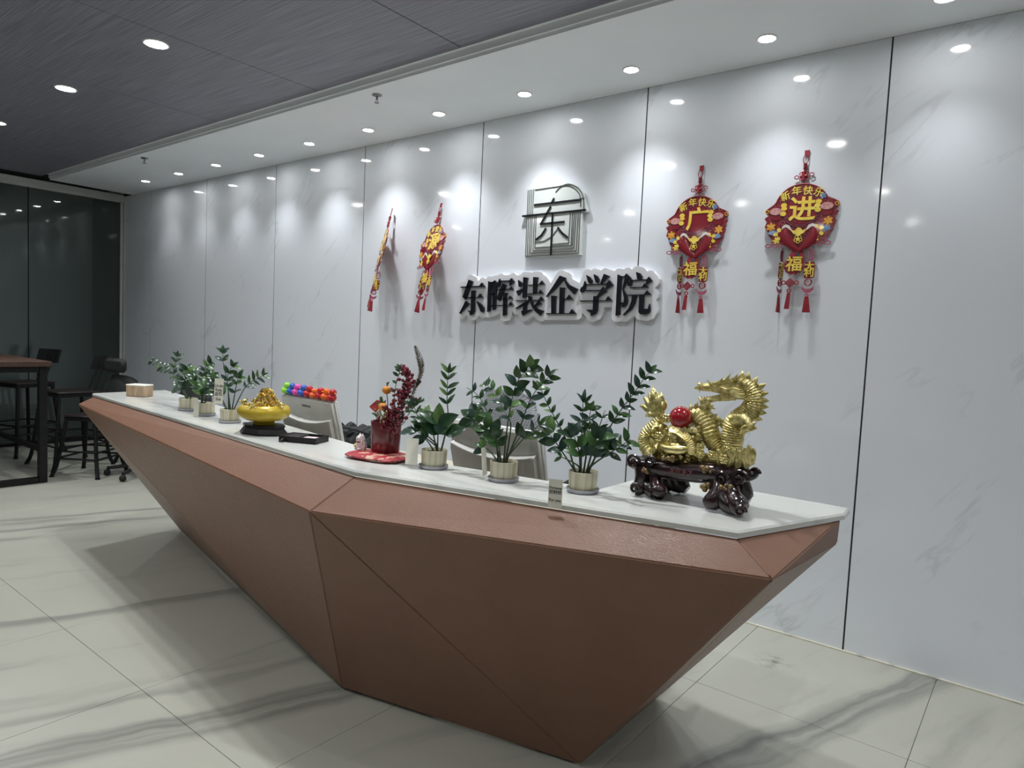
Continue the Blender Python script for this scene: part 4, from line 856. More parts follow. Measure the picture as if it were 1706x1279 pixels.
# ------------------------------------------------------------------ black bag on the work surface
MAT['cloth_black'] = pm('black_cloth', (.012, .014, .015), .8, noise=((30, 30, 30), (.025, .03, .03), 4, .4, .6), bump=((40, 40, 40), .8, .01, 4))
bb = thing('cloth_bag', 'crumpled black cloth bag lying on the work surface', 'bag', (-3.16, -.93, .752), .3)
m = MB()
for k in range(14):
    u = -.18+.36*k/13; m.tube(spline([(u-.03, -.09, .0+.02), (u, -.05, .05+.03*math.sin(k*1.7)), (u+.02, .02, .07+.03*math.sin(k*2.3+1)), (u, .09, .02)], 4), [.03]*13, 8)
m.build('cloth', MAT['cloth_black'], bb); MB().tube(spline([(-.12, -.06, .08), (-.05, -.1, .11), (.05, -.09, .1), (.1, -.04, .07)], 5), .009, 7).build('handle', MAT['cloth_black'], bb)
# ------------------------------------------------------------------ lucky cat
MAT['porcelain'] = pm('cat_porcelain', (.78, .72, .72), .25, coat=.3, noise=((60, 60, 60), (.72, .66, .66), 2, .4, .6))
lc = thing('lucky_cat', 'tiny white lucky cat figurine on the red mat beside the red pot', 'figurine', (-2.035, -1.845, .972), -.25)
lc.scale = (1.15,)*3
m = MB(); m.lathe([(.001, 0), (.014, 0), (.018, .006), (.018, .016), (.013, .028), (.001, .03)], 18); m.build('body', MAT['porcelain'], lc)
hd = MB().ball((-.002, -.003, .036), (.0165, .0145, .0135), 16, 10).build('head', MAT['porcelain'], lc)
for s in (-1, 1): MB().lathe([(.006, 0), (.003, .006), (.0005, .0105)], 8, o=(-.002+s*.0095, 0, .045)).build('ear', MAT['porcelain'], hd)
for s in (-1, 1): MB().ball((-.002+s*.006, -.0168, .038), .0017, 8, 5).build('eye', MAT['tray'], hd)
MB().ball((-.002, -.0178, .0345), .0014, 8, 5).build('nose', MAT['cord_red'], hd)
MB().tube([(.013, -.004, .02), (.019, -.006, .034), (.017, -.007, .05)], [.005, .0055, .006], 8).build('raised_paw', MAT['porcelain'], lc)
MB().tube([(-.013, -.006, .02), (-.012, -.016, .012)], [.005, .005], 8).build('lowered_paw', MAT['porcelain'], lc)
for s in (-1, 1): MB().ball((s*.01, -.012, .004), (.006, .009, .0045), 8, 6).build('foot', MAT['porcelain'], lc)
MB().ring((-.001, -.002, .027), .0135, .0016, axis='z', seg=16).build('collar', MAT['cord_red'], lc); MB().ball((-.002, -.0165, .0245), .003, 8, 6).build('bell', MAT['gold'], lc)
MB().ball((-.016, -.014, .012), (.006, .006, .008), 8, 6).build('coin', MAT['gold_print'], lc)
# ------------------------------------------------------------------ red brocade mat
MAT['brocade'] = pm('red_brocade', (.38, .012, .025), .5, noise=((34, 34, 34), (.62, .42, .30), 4, .54, .58))
mt = thing('brocade_mat', 'red brocade cushion with pale blossom pattern under the red pot', 'mat', (-1.945, -1.835, .95), .18)
n = 28; V = []; F = []
def sq(a, r, p=.55): c_, s_ = math.cos(a), math.sin(a); return r*math.copysign(abs(c_)**p, c_), r*math.copysign(abs(s_)**p, s_)
prof = [(.0, .0), (.8, .0), (.96, .004), (1.03, .011), (.96, .018), (.8, .022), (.3, .0225), (.0, .0225)]
for f, z in prof:
    for j in range(n): x_, y_ = sq(2*PI*j/n, max(f, .004)); V.append((.118*x_, .082*y_, z))
for i in range(len(prof)-1):
    for j in range(n): F.append((i*n+j, i*n+(j+1) % n, (i+1)*n+(j+1) % n, (i+1)*n+j))
F += [tuple(range(n))[::-1], tuple((len(prof)-1)*n+j for j in range(n))]
MB().add(V, F).build('cushion', MAT['brocade'], mt); 
MB().tube([(.118*sq(2*PI*j/40, 1.03)[0], .082*sq(2*PI*j/40, 1.03)[1], .011) for j in range(40)], .0022, 6, closed=True).build('piping', MAT['dark_red'], mt)
# ------------------------------------------------------------------ flower arrangement
MAT['red_pot'] = pm('red_lacquer', (.15, .006, .014), .28, coat=.4, noise=((8, 8, 60), (.12, .005, .012), 2, .4, .6))
fo = Vector((-1.955, -1.795, .9728))
fa = thing('flower_arrangement', 'red pot of festive berries, tangerines and a feather', 'flower arrangement', fo)
m = MB(); V = []; F = []; n = 32; prof = [(.0, 0), (.9, 0), (.93, .003), (1., .112), (1., .115), (.94, .115), (.9, .09), (0, .09)]
for f, z in prof:
    for j in range(n): x_, y_ = sq(2*PI*j/n+.4, max(f, .004), .75); V.append((.056*x_, .05*y_, z))
for i in range(len(prof)-1):
    for j in range(n): F.append((i*n+j, i*n+(j+1) % n, (i+1)*n+(j+1) % n, (i+1)*n+j))
F += [tuple(range(n))[::-1], tuple((len(prof)-1)*n+j for j in range(n))]
m.add(V, F).build('pot', MAT['red_pot'], fa)
MAT['tangerine'] = pm('tangerine_skin', (.75, .24, .02), .4, noise=((90, 90, 90), (.7, .3, .03), 3, .4, .6), bump=((300, 300, 300), .3, .001, 2))
MAT['berry'] = pm('wine_berry', (.13, .006, .02), .25, coat=.3, noise=((60, 60, 60), (.2, .012, .03), 2, .4, .6))
MAT['feather'] = pm('brown_feather', (.16, .13, .07), .6, noise=((60, 60, 20), (.08, .065, .035), 3, .4, .6))
MAT['bloom'] = pm('pale_bloom', (.50, .42, .16), .5, noise=((90, 90, 90), (.3, .3, .1), 3, .4, .6))
f7 = lambda a, b, d=0.: at(560+a*.18765, 560+b*.18765, fo.y+d)-fo
rt = Vector((0, 0, .095))
for (a, b, r, d) in ((450, 478, .0175, -.02), (415, 625, .0165, -.035), (430, 640, .012, .01)):
    p = f7(a, b, d); m = MB(); m.ball(p, (r, r, r*.9), 16, 10); o = m.build('tangerine', MAT['tangerine'], fa)
    MB().tube(spline([tuple(rt), tuple(rt.lerp(p, .5)+Vector((0, .006, .01))), tuple(p-Vector((0, 0, r*.8)))], 4), .0018, 6).build('stalk', MAT['stem'], fa)
    for k in range(2):
        q = link('leaf', LM[(.24, 2 if k else 1)], o); dv = Vector((random.uniform(-.5, .8), -.3, random.uniform(.6, 1.2))).normalized(); nz = Vector((.2, -1, .3)); nz = (nz-dv*nz.dot(dv)).normalized(); ny = nz.cross(dv); sc = .028
        q.matrix_local = Matrix(((dv.x*sc, ny.x*sc, nz.x*sc, p.x), (dv.y*sc, ny.y*sc, nz.y*sc, p.y+.0), (dv.z*sc, ny.z*sc, nz.z*sc, p.z+r*.8), (0, 0, 0, 1)))
for sp in ([(500, 780), (560, 600), (610, 430), (640, 330), (605, 300)], [(480, 780), (480, 700), (460, 690)], [(520, 770), (580, 600), (600, 520), (660, 420)]):
    P = [rt]+[f7(a, b, -.02) for a, b in sp]; S = spline([tuple(p) for p in P], 6)
    o = MB().tube(S, .0016, 6).build('berry_sprig', MAT['stem'], fa)
    m = MB()
    for k in range(105):
        i = random.randint(len(S)//4, len(S)-1); f = i/len(S); sd = .022*(1-f)+.007
        m.ball(Vector(S[i])+Vector((random.gauss(0, sd), random.gauss(0, sd*.8), random.gauss(0, sd))), random.uniform(.005, .0078), 8, 5)
    tag(m.build('berries', MAT['berry'], o), kind='stuff')
# feather plumes
def plume(P, L_, name='feather'):
    S = [Vector(q) for q in spline([tuple(p) for p in P], 8)]
    o = MB().tube(S, [.0013*(1-.7*i/len(S)) for i in range(len(S))], 6).build(name, MAT['feather'], fa)
    m = MB()
    for i in range(int(len(S)*.42), len(S)):
        for r in range(3):
            d = (S[min(i+1, len(S)-1)]-S[i-1]).normalized(); g = (i-len(S)*.42)/(len(S)*.58); l = L_*math.sin(PI*min(.97, .15+.8*g))
            for s in (-1, 1):
                sd = (Vector((s, -.1*s, 0))*random.uniform(.55, .8)+d*.9).normalized(); p0 = S[i]+d*(r*.0016)
                m.tube([p0, p0+sd*l*.6, p0+sd*l+Vector((0, 0, -.004))], [.0010, .0011, .0003], 4, flat=.5)
    tag(m.build('barbs', MAT['feather'], o), kind='stuff')
plume([rt, f7(640, 560, .01), f7(735, 390, .0), f7(750, 260, -.005), f7(705, 100, -.01)], .034)
plume([rt, f7(620, 650, .0), f7(700, 460, .005), f7(740, 400, .0)], .026); plume([rt, f7(600, 690, -.02), f7(650, 620, -.02), f7(690, 560, -.02)], .026)
# leafy twigs and pale blossoms
for pts, sz in (([(520, 780), (520, 500), (560, 330), (575, 290)], .03), ([(470, 780), (420, 660), (380, 600)], .022), ([(560, 790), (560, 720), (600, 760)], .03), ([(440, 790), (380, 740), (350, 690)], .02), ([(580, 790), (650, 680), (720, 600), (770, 580)], .026)):
    P = [rt]+[f7(a, b, -.015) for a, b in pts]; S = [Vector(q) for q in spline([tuple(p) for p in P], 5)]
    o = MB().tube(S, .0014, 6).build('twig', MAT['stem'], fa)
    for i in range(len(S)//2, len(S), 2):
        for s in (-1, 1):
            dv = Vector((s*random.uniform(.5, 1), random.uniform(-.5, .1), random.uniform(.2, .9))).normalized(); nz = Vector((0, -1, .6)); nz = (nz-dv*nz.dot(dv)).normalized(); ny = nz.cross(dv); p = S[i]; sc = sz*random.uniform(.7, 1)
            link('leaf', LM[(.24, random.choice((0, 1, 3)))], o).matrix_local = Matrix(((dv.x*sc, ny.x*sc, nz.x*sc, p.x), (dv.y*sc, ny.y*sc, nz.y*sc, p.y), (dv.z*sc, ny.z*sc, nz.z*sc, p.z), (0, 0, 0, 1)))
m = MB()
for k in range(46):
    p = f7(random.gauss(405, 30), random.gauss(715, 36), random.uniform(-.05, -.01)); nug(m, p, random.uniform(.004, .007), 10)
tag(m.build('blossom_cluster', MAT['bloom'], fa, ang=20), kind='stuff')
MAT['red_paper'] = pm('pinkish_red_paper', (.48, .06, .055), .5, noise=((20, 20, 20), (.4, .04, .04), 2, .4, .6))
a_, b_, c_, d_ = f7(292, 625, -.01), f7(360, 565, -.005), f7(425, 580, .0), f7(350, 680, -.012)
th = Vector((0, .0008, 0)); MB().add([a_, b_, c_, d_, a_+th, b_+th, c_+th, d_+th], [(0, 3, 2, 1), (4, 5, 6, 7), (0, 1, 5, 4), (1, 2, 6, 5), (2, 3, 7, 6), (3, 0, 4, 7)]).build('red_envelope', MAT['red_paper'], fa, smooth=False)
MB().tube([rt, d_.lerp(c_, .4)], .0014, 6).build('envelope_stick', MAT['stem'], fa)
# ------------------------------------------------------------------ dragon on its carved stand
MAT['dragon'] = pm('antique_gold', (.80, .70, .34), .30, .92, noise=((70, 70, 70), (.46, .40, .14), 4, .42, .62), bump=((330, 330, 330), .7, .003, 3))
MAT['rosewood'] = pm('dark_rosewood', (.010, .004, .005), .2, coat=.5, noise=((25, 25, 25), (.03, .010, .012), 4, .4, .65), bump=((40, 40, 40), .5, .006, 4))
MAT['pearl'] = pm('red_pearl', (.36, .012, .018), .12, coat=.6, noise=((60, 60, 60), (.30, .01, .014), 2, .4, .6))
MAT['bronze'] = pm('worn_bronze', (.20, .14, .07), .45, .6, noise=((60, 60, 60), (.3, .22, .1), 3, .4, .6))
DB = Vector((-.84, -1.55, .95)); DY = -1.555; U = .0004
dg_ = lambda a, b, d=0.: at(1020+a*.21116, 600+b*.21116, DY+d)-DB
sd_ = thing('carved_stand', 'dark carved root-wood stand under the golden dragon', 'stand', DB)
def limb(m, pts, seg=12, per=6, flat=1., scales=0, lift=None):
    Q = spline([tuple(dg_(a, b, d))+(r*U,) for a, b, r, d in pts], per)
    P = [list(q[:3]) for q in Q]
    if lift is not None:
        for p, q in zip(P, Q): p[2] = max(p[2], lift+q[3]*1.01)
    m.tube(P, [max(q[3], .0004) for q in Q], seg, flat=flat, scales=scales); return m
slab = MB()
limb(slab, [(130, 800, 36, -.02), (250, 830, 62, -.02), (420, 860, 74, -.03), (600, 880, 76, -.03), (760, 890, 78, -.03), (920, 900, 74, -.02), (1080, 905, 46, -.01), (1140, 885, 30, 0)], 14, 5)
limb(slab, [(200, 800, 50, .05), (420, 830, 70, .05), (640, 850, 74, .05), (880, 870, 70, .05), (1060, 880, 44, .04)], 14, 5)
limb(slab, [(240, 790, 46, .015), (500, 810, 60, .015), (800, 835, 60, .015), (1040, 850, 50, .015)], 12, 5)
slab.build('slab', MAT['rosewood'], sd_)
def leg(*limbs):
    m = MB()
    for l in limbs: limb(m, l, 12, 5, lift=0)
    m.build('leg', MAT['rosewood'], sd_)
leg([(240, 850, 66, -.03), (235, 930, 56, -.04), (215, 1010, 60, -.05), (170, 1050, 52, -.06)], [(330, 880, 50, -.03), (345, 980, 48, -.05), (370, 1070, 66, -.06), (390, 1085, 40, -.065)], [(240, 960, 50, -.03), (300, 1020, 56, -.05), (340, 1060, 50, -.06)])
leg([(460, 860, 60, .06), (500, 950, 66, .07), (540, 1020, 72, .08), (590, 1030, 40, .08)], [(420, 870, 50, .06), (430, 960, 60, .07), (450, 1010, 60, .08)])
leg([(840, 940, 70, -.03), (835, 1040, 64, -.05), (790, 1120, 70, -.06), (740, 1140, 44, -.06)], [(920, 950, 66, -.03), (950, 1060, 60, -.05), (1000, 1150, 74, -.07), (1030, 1190, 60, -.075)], [(860, 1060, 60, -.05), (920, 1140, 70, -.06), (980, 1190, 50, -.07)])
leg([(1010, 930, 60, .05), (1035, 1020, 66, .06), (1060, 1090, 56, .07), (1080, 1110, 30, .07)])
def swirl(a, b, r, d, turns=1.4, w_=15):
    c = dg_(a, b, d); P = []
    for i in range(22): t = i/21*turns*2*PI; q = r*U*(1-.75*i/21); P.append(c+Vector((q*math.cos(t), -.006*i/21, q*math.sin(t))))
    MB().tube(P, [w_*U*(1-.4*i/21) for i in range(22)], 7).build('root_curl', MAT['rosewood'], sd_)
for q in ((165, 800, 58, -.05), (300, 800, 46, -.055), (1000, 935, 66, -.05), (860, 930, 50, -.055), (1125, 890, 36, -.01), (180, 1010, 40, -.075), (1010, 1190, 40, -.1)): swirl(*q)
for a, b, d in ((250, 870, -.05), (440, 775, -.055), (750, 1000, -.06), (745, 865, -.06), (890, 1000, -.06)):
    m = MB(); c = dg_(a, b, d)
    for k in range(7): m.ball(c+Vector((random.uniform(-.018, .018), random.uniform(-.003, .003), random.uniform(-.008, .008))), random.uniform(.005, .009), 8, 6)
    m.build('cloud_mark', MAT['bronze'], sd_)
MAT['carved_pink'] = pm('rubbed_red_letter', (.22, .06, .07), .5, noise=((60, 60, 60), (.18, .05, .06), 2, .4, .6))
for k, c_ in enumerate('龙行天下'):
    link('carved_character', text_mesh(c_, .017, MAT['carved_pink'], .0003, .0008), sd_, dg_(470+48*k, 872+8*k, -.0615), (0, .12, 0))

dr = thing('dragon_statue', 'golden dragon statue coiled over treasure with a red ball', 'statue', DB)
m = MB(); limb(m, [(365, 400, 22, 0), (385, 450, 34, 0), (330, 520, 52, 0), (275, 600, 62, .0), (268, 680, 58, -.01), (330, 760, 46, -.02)], 26, 14, scales=12); m.build('tail', MAT['dragon'], dr)
m = MB()
for a, b, w_ in ((315, 205, 34), (245, 285, 32), (218, 352, 30), (262, 432, 30), (388, 250, 34), (425, 312, 32), (405, 385, 24), (350, 240, 24), (285, 250, 24)):
    for j in range(3): limb(m, [(362+(j-1)*9, 415, 16, -.004*j), (.5*(362+a)+(j-1)*13, .5*(410+b)+6, w_*.8, -.012+.004*j), (.2*362+.8*a+(j-1)*7, .2*410+.8*b, w_*.5, -.008), (a+(j-1)*4, b+abs(j-1)*14, 2, 0)], 8, 4, flat=.5)
m.build('tail_plume', MAT['dragon'], dr)
m = MB(); limb(m, [(560, 560, 50, .03), (610, 460, 60, .02), (690, 440, 66, .01), (750, 520, 70, .0), (790, 620, 70, .0), (850, 700, 66, .0), (900, 740, 50, 0)], 28, 14, scales=12); m.build('body', MAT['dragon'], dr)
m = MB(); limb(m, [(940, 760, 70, .0), (945, 660, 76, .0), (955, 560, 80, .0), (985, 480, 76, .0), (1060, 420, 70, .0), (1110, 350, 66, .0), (1110, 270, 62, .0), (1060, 210, 58, .0), (990, 200, 56, 0)], 30, 15, scales=14); m.build('neck', MAT['dragon'], dr)
def fins(name, pts, h):
    m = MB()
    for i, (a, b, ux, uz) in enumerate(pts): limb(m, [(a, b, h*.42, 0), (a+ux*.55*h, b+uz*.55*h, h*.26, -.002), (a+ux*h, b+uz*h, 2, 0)], 7, 4, flat=.45)
    m.build(name, MAT['dragon'], dr)
fins('dorsal_fin', [(625, 405, -.1, -1), (660, 385, .2, -1), (700, 385, .5, -.9), (740, 410, .8, -.8), (775, 460, .9, -.6), (800, 520, 1, -.4)], 62)
fins('neck_fin', [(1020, 150, .1, -1), (1065, 160, .2, -1), (1110, 190, .6, -.9), (1145, 220, 1, -.5), (1165, 265, 1, -.1), (1170, 315, 1, .1), (1165, 360, 1, .15), (1150, 405, 1, .2), (1125, 450, .9, .3)], 70)
# head
m = MB(); limb(m, [(1060, 205, 56, 0), (980, 210, 62, 0), (900, 215, 58, 0), (830, 212, 44, 0), (770, 212, 34, 0), (715, 212, 27, 0), (668, 218, 14, 0), (648, 220, 5, 0)], 16, 5)
limb(m, [(700, 205, 16, -.012), (690, 188, 16, -.012), (672, 196, 8, -.012)], 8, 4); limb(m, [(700, 205, 16, .012), (690, 188, 16, .012), (672, 196, 8, .012)], 8, 4)
m.build('head', MAT['dragon'], dr, ang=60)
m = MB(); limb(m, [(960, 275, 40, 0), (890, 292, 30, 0), (820, 300, 24, 0), (760, 312, 24, 0), (715, 318, 22, 0), (690, 300, 10, 0), (676, 292, 4, 0)], 14, 5); m.build('lower_jaw', MAT['dragon'], dr, ang=60)
m = MB()
for a, b, e, f in ((720, 330, 745, 385), (735, 335, 815, 385), (750, 330, 800, 360), (705, 325, 715, 375)): limb(m, [(a, b, 15, -.004), (.5*(a+e), .5*(b+f)+8, 13, -.008), (e, f, 2, -.01)], 7, 4)
m.build('beard', MAT['dragon'], dr)
m = MB()
for s in (-1, 1):
    for a, b, e, f, w_ in ((780, 190, 745, 150, 14), (800, 185, 870, 140, 17), (840, 180, 935, 105, 18), (880, 180, 990, 110, 18), (900, 175, 1040, 95, 18), (930, 190, 1060, 130, 16)): limb(m, [(a, b, w_, s*.016), (.5*(a+e)+6, .5*(b+f)+14, w_*.8, s*.022), (e, f, 2, s*.026)], 7, 4)
m.build('crest', MAT['dragon'], dr)
m = MB()
for k in range(9):
    for s in (-1, 1): limb(m, [(840+8*k, 205+11*k, 13, s*.018), (900+8*k, 235+6*k+10*math.sin(k), 13, s*.03), (965+6*k, 225+9*k, 11, s*.03), (1030+4*k, 245+8*k-18*(k % 2), 2, s*.026)], 7, 5)
m.build('mane', MAT['dragon'], dr)
for s in (-1, 1): MB().ball(dg_(815, 196, s*.017), (.0052, .0045, .0052), 10, 7).build('eye', MAT['gold_bright'], dr)
m = MB()
for k in range(6):
    for s in (-1, 1): limb(m, [(690+22*k, 232, 5, s*.007), (690+22*k, 256-(k > 0)*8, 1, s*.007)], 6, 2); limb(m, [(705+22*k, 300, 5, s*.006), (705+22*k, 280, 1, s*.006)], 6, 2)
tag(m.build('teeth', MAT['gold_bright'], dr), kind='stuff')
# forelegs with claws
def foreleg(pts, claws):
    m = MB(); limb(m, pts, 12, 6, scales=8)
    for (a, b, e, f, d) in claws: limb(m, [(a, b, 15, d), (.5*(a+e), .5*(b+f)-8, 12, d-.006), (e, f, 2, d-.008)], 7, 4)
    m.build('foreleg', MAT['dragon'], dr)
foreleg([(930, 520, 46, .0), (880, 500, 34, .01), (830, 470, 26, .02), (770, 430, 24, .02), (735, 400, 22, .02)], [(740, 400, 700, 400, .02), (740, 410, 715, 430, .02), (755, 395, 720, 370, .02), (850, 490, 850, 520, .01)])
foreleg([(960, 470, 44, -.03), (1040, 460, 34, -.05), (1075, 500, 28, -.06), (1085, 540, 28, -.06)], [(1080, 535, 1000, 580, -.065), (1085, 545, 1020, 600, -.065), (1095, 530, 1140, 490, -.065), (1100, 545, 1150, 540, -.06), (1070, 520, 1010, 545, -.065)])
MB().ball(dg_(542, 452, -.02), 86*U*1.02, 28, 18).build('pearl', MAT['pearl'], dr)
# treasure under the coils
def dcoin(m, a, b, d, r, tilt, roll):
    c = dg_(a, b, d); Mx = Matrix.Translation(c) @ Matrix.Rotation(roll, 4, 'Y') @ Matrix.Rotation(PI/2+tilt, 4, 'X')
    q = MB(); q.lathe([(.3*r, -.0016), (r*.85, -.0016), (r, -.0022), (r, .0022), (r*.85, .0016), (.3*r, .0016)], 14, loop=True); q.xf(Mx); m.add(q.v, q.f)
for k in range(15):
    t_ = k/14; a = 480+130*math.sin(t_*PI*.55)+20*t_; b = 545+170*t_**1.4; m = MB(); dcoin(m, a, b, -.045, .0125, -.7+.5*t_, .5*t_); m.build('coin', MAT['gold_bright'], dr)
m = MB()
limb(m, [(320, 690, 60, .01), (440, 640, 110, .01), (560, 640, 110, .01), (680, 720, 80, .01)], 14, 4)
limb(m, [(450, 560, 40, 0), (520, 545, 52, 0), (610, 560, 40, .0)], 12, 4)
limb(m, [(330, 775, 50, .01), (600, 780, 55, .01), (900, 800, 55, .01)], 12, 4)
for k in range(260): nug(m, dg_(random.uniform(300, 700), random.uniform(510, 760), random.uniform(-.045, .03)), random.uniform(.006, .014), 10)
for k in range(60): nug(m, dg_(random.uniform(330, 700), random.uniform(740, 810), random.uniform(-.04, .04)), random.uniform(.006, .012), 10)
tag(m.build('treasure_pile', MAT['dragon'], dr, ang=25), kind='stuff')
m = MB(); P = spline([tuple(dg_(385, 670, -.04))+(.008,), tuple(dg_(440, 700, -.045))+(.014,), tuple(dg_(500, 705, -.048))+(.016,), tuple(dg_(560, 705, -.045))+(.014,), tuple(dg_(610, 690, -.04))+(.008,)], 4)
m.tube([p[:3] for p in P], [p[3] for p in P], 12); m.ball(dg_(500, 675, -.045), (.022, .012, .011), 12, 8); m.build('ingot', MAT['gold_bright'], dr)
for c0 in ((430, 460, -.03), (365, 600, -.045), (910, 690, -.04), (880, 780, -.05), (700, 740, -.04), (690, 690, -.04), (790, 750, -.045)):
    m = MB(); c = dg_(*c0)
    for k in range(6): a = k*PI/3; m.ball(c+Vector((.009*math.cos(a), -.002, .009*math.sin(a))), (.0065, .003, .0065), 8, 5)
    m.ball(c+Vector((0, -.004, 0)), .0045, 8, 6); m.build('blossom', MAT['gold_bright'], dr)
m = MB()
for k in range(16):
    a0, b0 = 850+17*k, 800-10*(k % 4); limb(m, [(a0, b0+40, 20, -.02-.002*(k % 5)), (a0-20+9*(k % 6), b0-20, 22, -.04), (a0-45+18*(k % 6), b0-70-12*(k % 3), 12, -.045), (a0-70+26*(k % 6), b0-80+10*(k % 4), 3, -.05)], 8, 4)
limb(m, [(860, 790, 40, 0), (980, 800, 50, 0), (1080, 810, 36, 0)], 10, 4)
m.build('wave_crest', MAT['dragon'], dr)
# ------------------------------------------------------------------ mesh office chair behind the counter
def mesh_material():
    m = pm('grey_mesh', (.2, .21, .23), .7); nt, N, L, b = nodes(m)
    tc = N.new('ShaderNodeTexCoord'); ck = N.new('ShaderNodeTexChecker'); ck.inputs['Scale'].default_value = 150
    mp = N.new('ShaderNodeMapping'); mp.inputs['Rotation'].default_value = (0, .78, 0); L.new(tc.outputs['Object'], mp.inputs[0]); L.new(mp.outputs[0], ck.inputs['Vector'])
    ck.inputs['Color1'].default_value = (.10, .105, .12, 1); ck.inputs['Color2'].default_value = (.30, .32, .34, 1); L.new(ck.outputs[0], b.inputs['Base Color']); return m
MAT['mesh'] = mesh_material()
MAT['chair_black'] = pm('chair_black', (.005, .0055, .006), .7, noise=((40, 40, 40), (.01, .011, .012), 3, .4, .6))
def office_chair(loc, rz, label, back='mesh', zb=(.60, 1.135), w_=.46, head=False):
    t = thing('office_chair', label, 'chair', loc, rz, 'office chairs behind the desk')
    V = []; F = []; nu, nv = 12, 10
    def bp(u, v, off): # u -1..1, v 0..1
        hw = w_/2*(1-.30*max(0, v-.55)**1.5/.45**1.5)*(1 if v > .2 else .9+.5*v)
        return (u*hw, -.25+.07*u*u-.05*math.sin(PI*v)-off, zb[0]+(zb[1]-zb[0])*(v-(.10*u**4 if v > .8 else 0)*v))
    for off in (0, .018):
        for j in range(nv+1):
            for i in range(nu+1): V.append(bp(-1+2*i/nu, j/nv, off))
    n1 = (nu+1)*(nv+1)
    for j in range(nv):
        for i in range(nu):
            a = j*(nu+1)+i; F.append((a, a+nu+1, a+nu+2, a+1)); a += n1; F.append((a, a+1, a+nu+2, a+nu+1))
    edge = [i for i in range(nu+1)]+[j*(nu+1)+nu for j in range(1, nv+1)]+[nv*(nu+1)+i for i in range(nu-1, -1, -1)]+[j*(nu+1) for j in range(nv-1, 0, -1)]
    for a, b in zip(edge, edge[1:]+edge[:1]): F.append((a, b, b+n1, a+n1))
    MB().add(V, F).build('backrest', MAT[back], t)
    MB().tube([(V[i][0], V[i][1]-.009, V[i][2]) for i in edge], .009, 6, closed=True).build('back_frame', MAT['mesh'] if back == 'mesh' else MAT['chair_black'], t)
    if head: MB().box(-.12, .12, -.31, -.25, zb[1]+.03, zb[1]+.15, c=.025).tube([(0, -.27, zb[1]-.05), (0, -.28, zb[1]+.06)], .012, 7).build('headrest', MAT['chair_black'], t)
    m = MB(); V = [(.24*sq(2*PI*j/24, 1)[0], .23*sq(2*PI*j/24, 1)[1], z) for z in (.43, .49) for j in range(24)]; m.hull(V).build('seat', MAT['chair_black'], t)
    MB().tube([(0, -.18, .44), (0, -.27, .46), (0, -.29, zb[0]+.12)], .018, 8).build('back_post', MAT['chair_black'], t)
    for s in (-1, 1): MB().tube([(s*.24, -.08, .45), (s*.27, -.08, .62), (s*.27, .12, .63)], [.014, .014, .02], 7).build('armrest', MAT['chair_black'], t)
    MB().tube([(0, 0, .43), (0, 0, .1)], .025, 10).build('gas_lift', MAT['chrome'], t)
    for k in range(5):
        a = 2*PI*k/5; c = Vector((math.cos(a), math.sin(a), 0)); o = MB().tube([(0, 0, .11), tuple(c*.29+Vector((0, 0, .07)))], [.024, .015], 7).build('base_arm', MAT['chair_black'], t)
        MB().ball(tuple(c*.29+Vector((0, 0, .0305))), .03, 10, 7).build('caster', MAT['chair_black'], o)
    return t
office_chair((-2.33, -.42, 0), .12, 'grey mesh office chair behind the right plants')
office_chair((-6.48, -.72, 0), .3, 'black office chair with headrest beyond the counter end', 'chair_black', (.50, .93), .42, True)
office_chair((-5.66, -.48, 0), .25, 'low black office chair just showing over the counter', 'chair_black', (.5, .885), .44)
# ------------------------------------------------------------------ high table and stools on the left
MAT['table_wood'] = pm('brown_table_wood', (.085, .042, .027), .6, noise=((3, 50, 40), (.055, .028, .02), 4, .4, .62))
MAT['seat_wood'] = pm('dark_seat_wood', (.016, .010, .008), .5, noise=((30, 4, 30), (.01, .007, .006), 3, .4, .6))
ht = thing('bar_table', 'high table with brown wooden top on a black steel frame', 'table', (-7.42, -1.76, 0))
MB().box(-.80, .80, -.36, .36, .995, 1.04, c=.004).build('table_top', MAT['table_wood'], ht)
for sx in (-1, 1):
    for sy in (-1, 1): MB().box(sx*.73-.03, sx*.73+.03, sy*.31-.03, sy*.31+.03, .0, .995, c=.003).build('leg', MAT['black_metal'], ht)
    MB().box(sx*.73-.03, sx*.73+.03, -.279, .279, .0, .05, c=.003).build('foot_rail', MAT['black_metal'], ht); MB().box(sx*.73-.03, sx*.73+.03, -.279, .279, .945, .995, c=.003).build('top_rail', MAT['black_metal'], ht)
for sy in (-1, 1): MB().box(-.70, .70, sy*.31-.02, sy*.31+.02, .945, .995, c=.003).build('long_rail', MAT['black_metal'], ht)
MB().box(-.70, .70, .29, .33, .26, .30, c=.003).build('stretcher', MAT['black_metal'], ht)
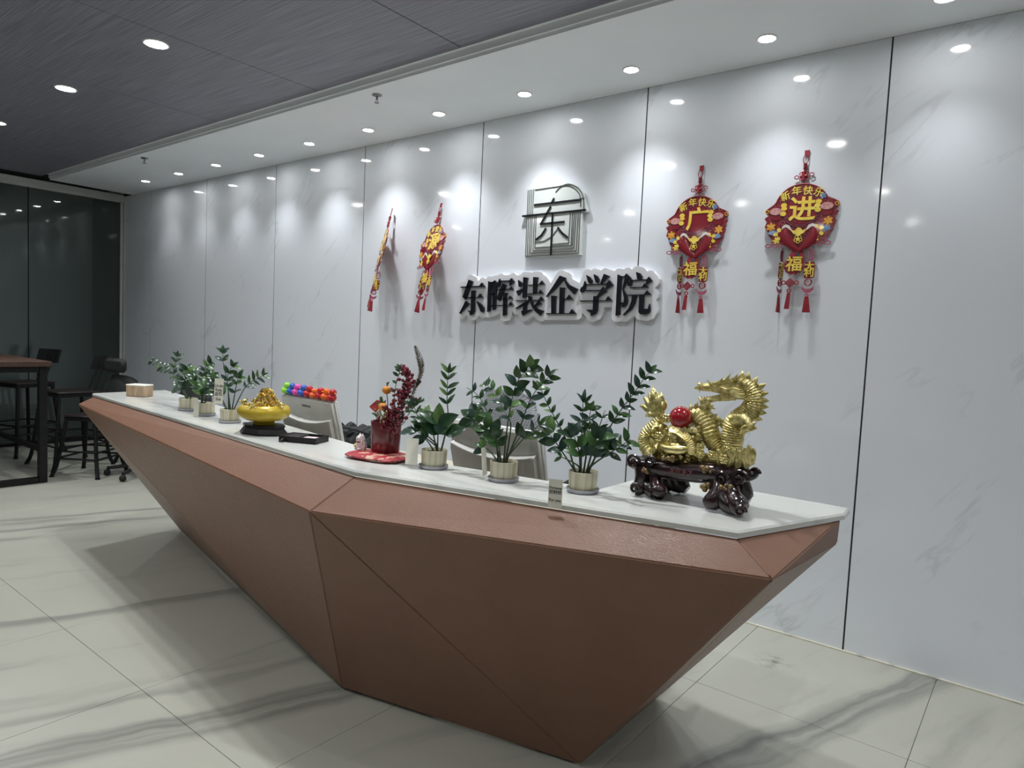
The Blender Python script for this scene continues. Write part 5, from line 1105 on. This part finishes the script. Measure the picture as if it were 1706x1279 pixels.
def stool(loc, rz, hs, label, back=True, w_=.2, splay=.055):
    t = thing('bar_stool', label, 'stool', loc, rz, 'black metal stools by the glass')
    MB().box(-w_, w_, -w_, w_, hs-.02, hs, c=.006).build('seat', MAT['seat_wood'], t); MB().box(-w_+.004, w_-.004, -w_+.004, w_-.004, hs-.05, hs-.0205, c=.004).build('seat_frame', MAT['black_metal'], t)
    for sx in (-1, 1):
        for sy in (-1, 1):
            o = MB().tube(spline([(sx*(w_-.02), sy*(w_-.02), hs-.03), (sx*(w_+.2*splay), sy*(w_+.2*splay), hs*.5), (sx*(w_+splay*.7), sy*(w_+splay*.7), .10), (sx*(w_+splay*1.2), sy*(w_+splay*1.2), .012)], 4), .017, 8).build('leg', MAT['black_metal'], t)
            MB().lathe([(.001, 0), (.022, 0), (.02, .01), (.012, .014), (.001, .014)], 10, o=(sx*(w_+splay*1.2), sy*(w_+splay*1.2), 0)).build('foot', MAT['black_metal'], o)
    for z in (hs*.30, hs*.42):
        q = w_+splay*(.7 if z < .25 else .4)
        for a, b in (((-q, -q), (q, -q)), ((q, -q), (q, q)), ((q, q), (-q, q)), ((-q, q), (-q, -q))): MB().tube([(*a, z), (*b, z)], .009, 7).build('foot_rail', MAT['black_metal'], t)
    if back:
        for s in (-1, 1): MB().tube([(s*.055, w_-.02, hs-.03), (s*.055, w_+.06, hs+.18), (s*.055, w_+.09, hs+.27)], .009, 7).build('back_post', MAT['black_metal'], t)
        V = []
        for z in (hs+.19, hs+.33):
            for i in range(9): u = -1+2*i/8; V += [(u*.15, w_+.075-.03*u*u+(z-hs-.19)*.3, z), (u*.15, w_+.10-.03*u*u+(z-hs-.19)*.3, z)]
        m = MB(); n = 9
        F = []
        for i in range(n-1):
            a, b, c, d = 2*i, 2*i+2, 18+2*i+2, 18+2*i; F += [(a, b, c, d), (a+1, d+1, c+1, b+1), (a, a+1, b+1, b), (d, c, c+1, d+1)]
        F += [(0, 18, 19, 1), (16, 17, 35, 34)]
        m.add(V, F).build('backrest', MAT['chair_black'], t)
    return t
stool((-7.38, -1.0, 0), .1, .72, 'tall black stool with small backrest beside the table')
stool((-8.28, -1.13, 0), .35, .74, 'tall black stool behind the high table')
stool((-6.82, -1.03, 0), .62, .55, 'low backless black stool nearest the counter end', False, .15, .05)
stool((-7.08, -.40, 0), .3, .55, 'low backless black stool tucked behind the nearer one', False, .15, .05)
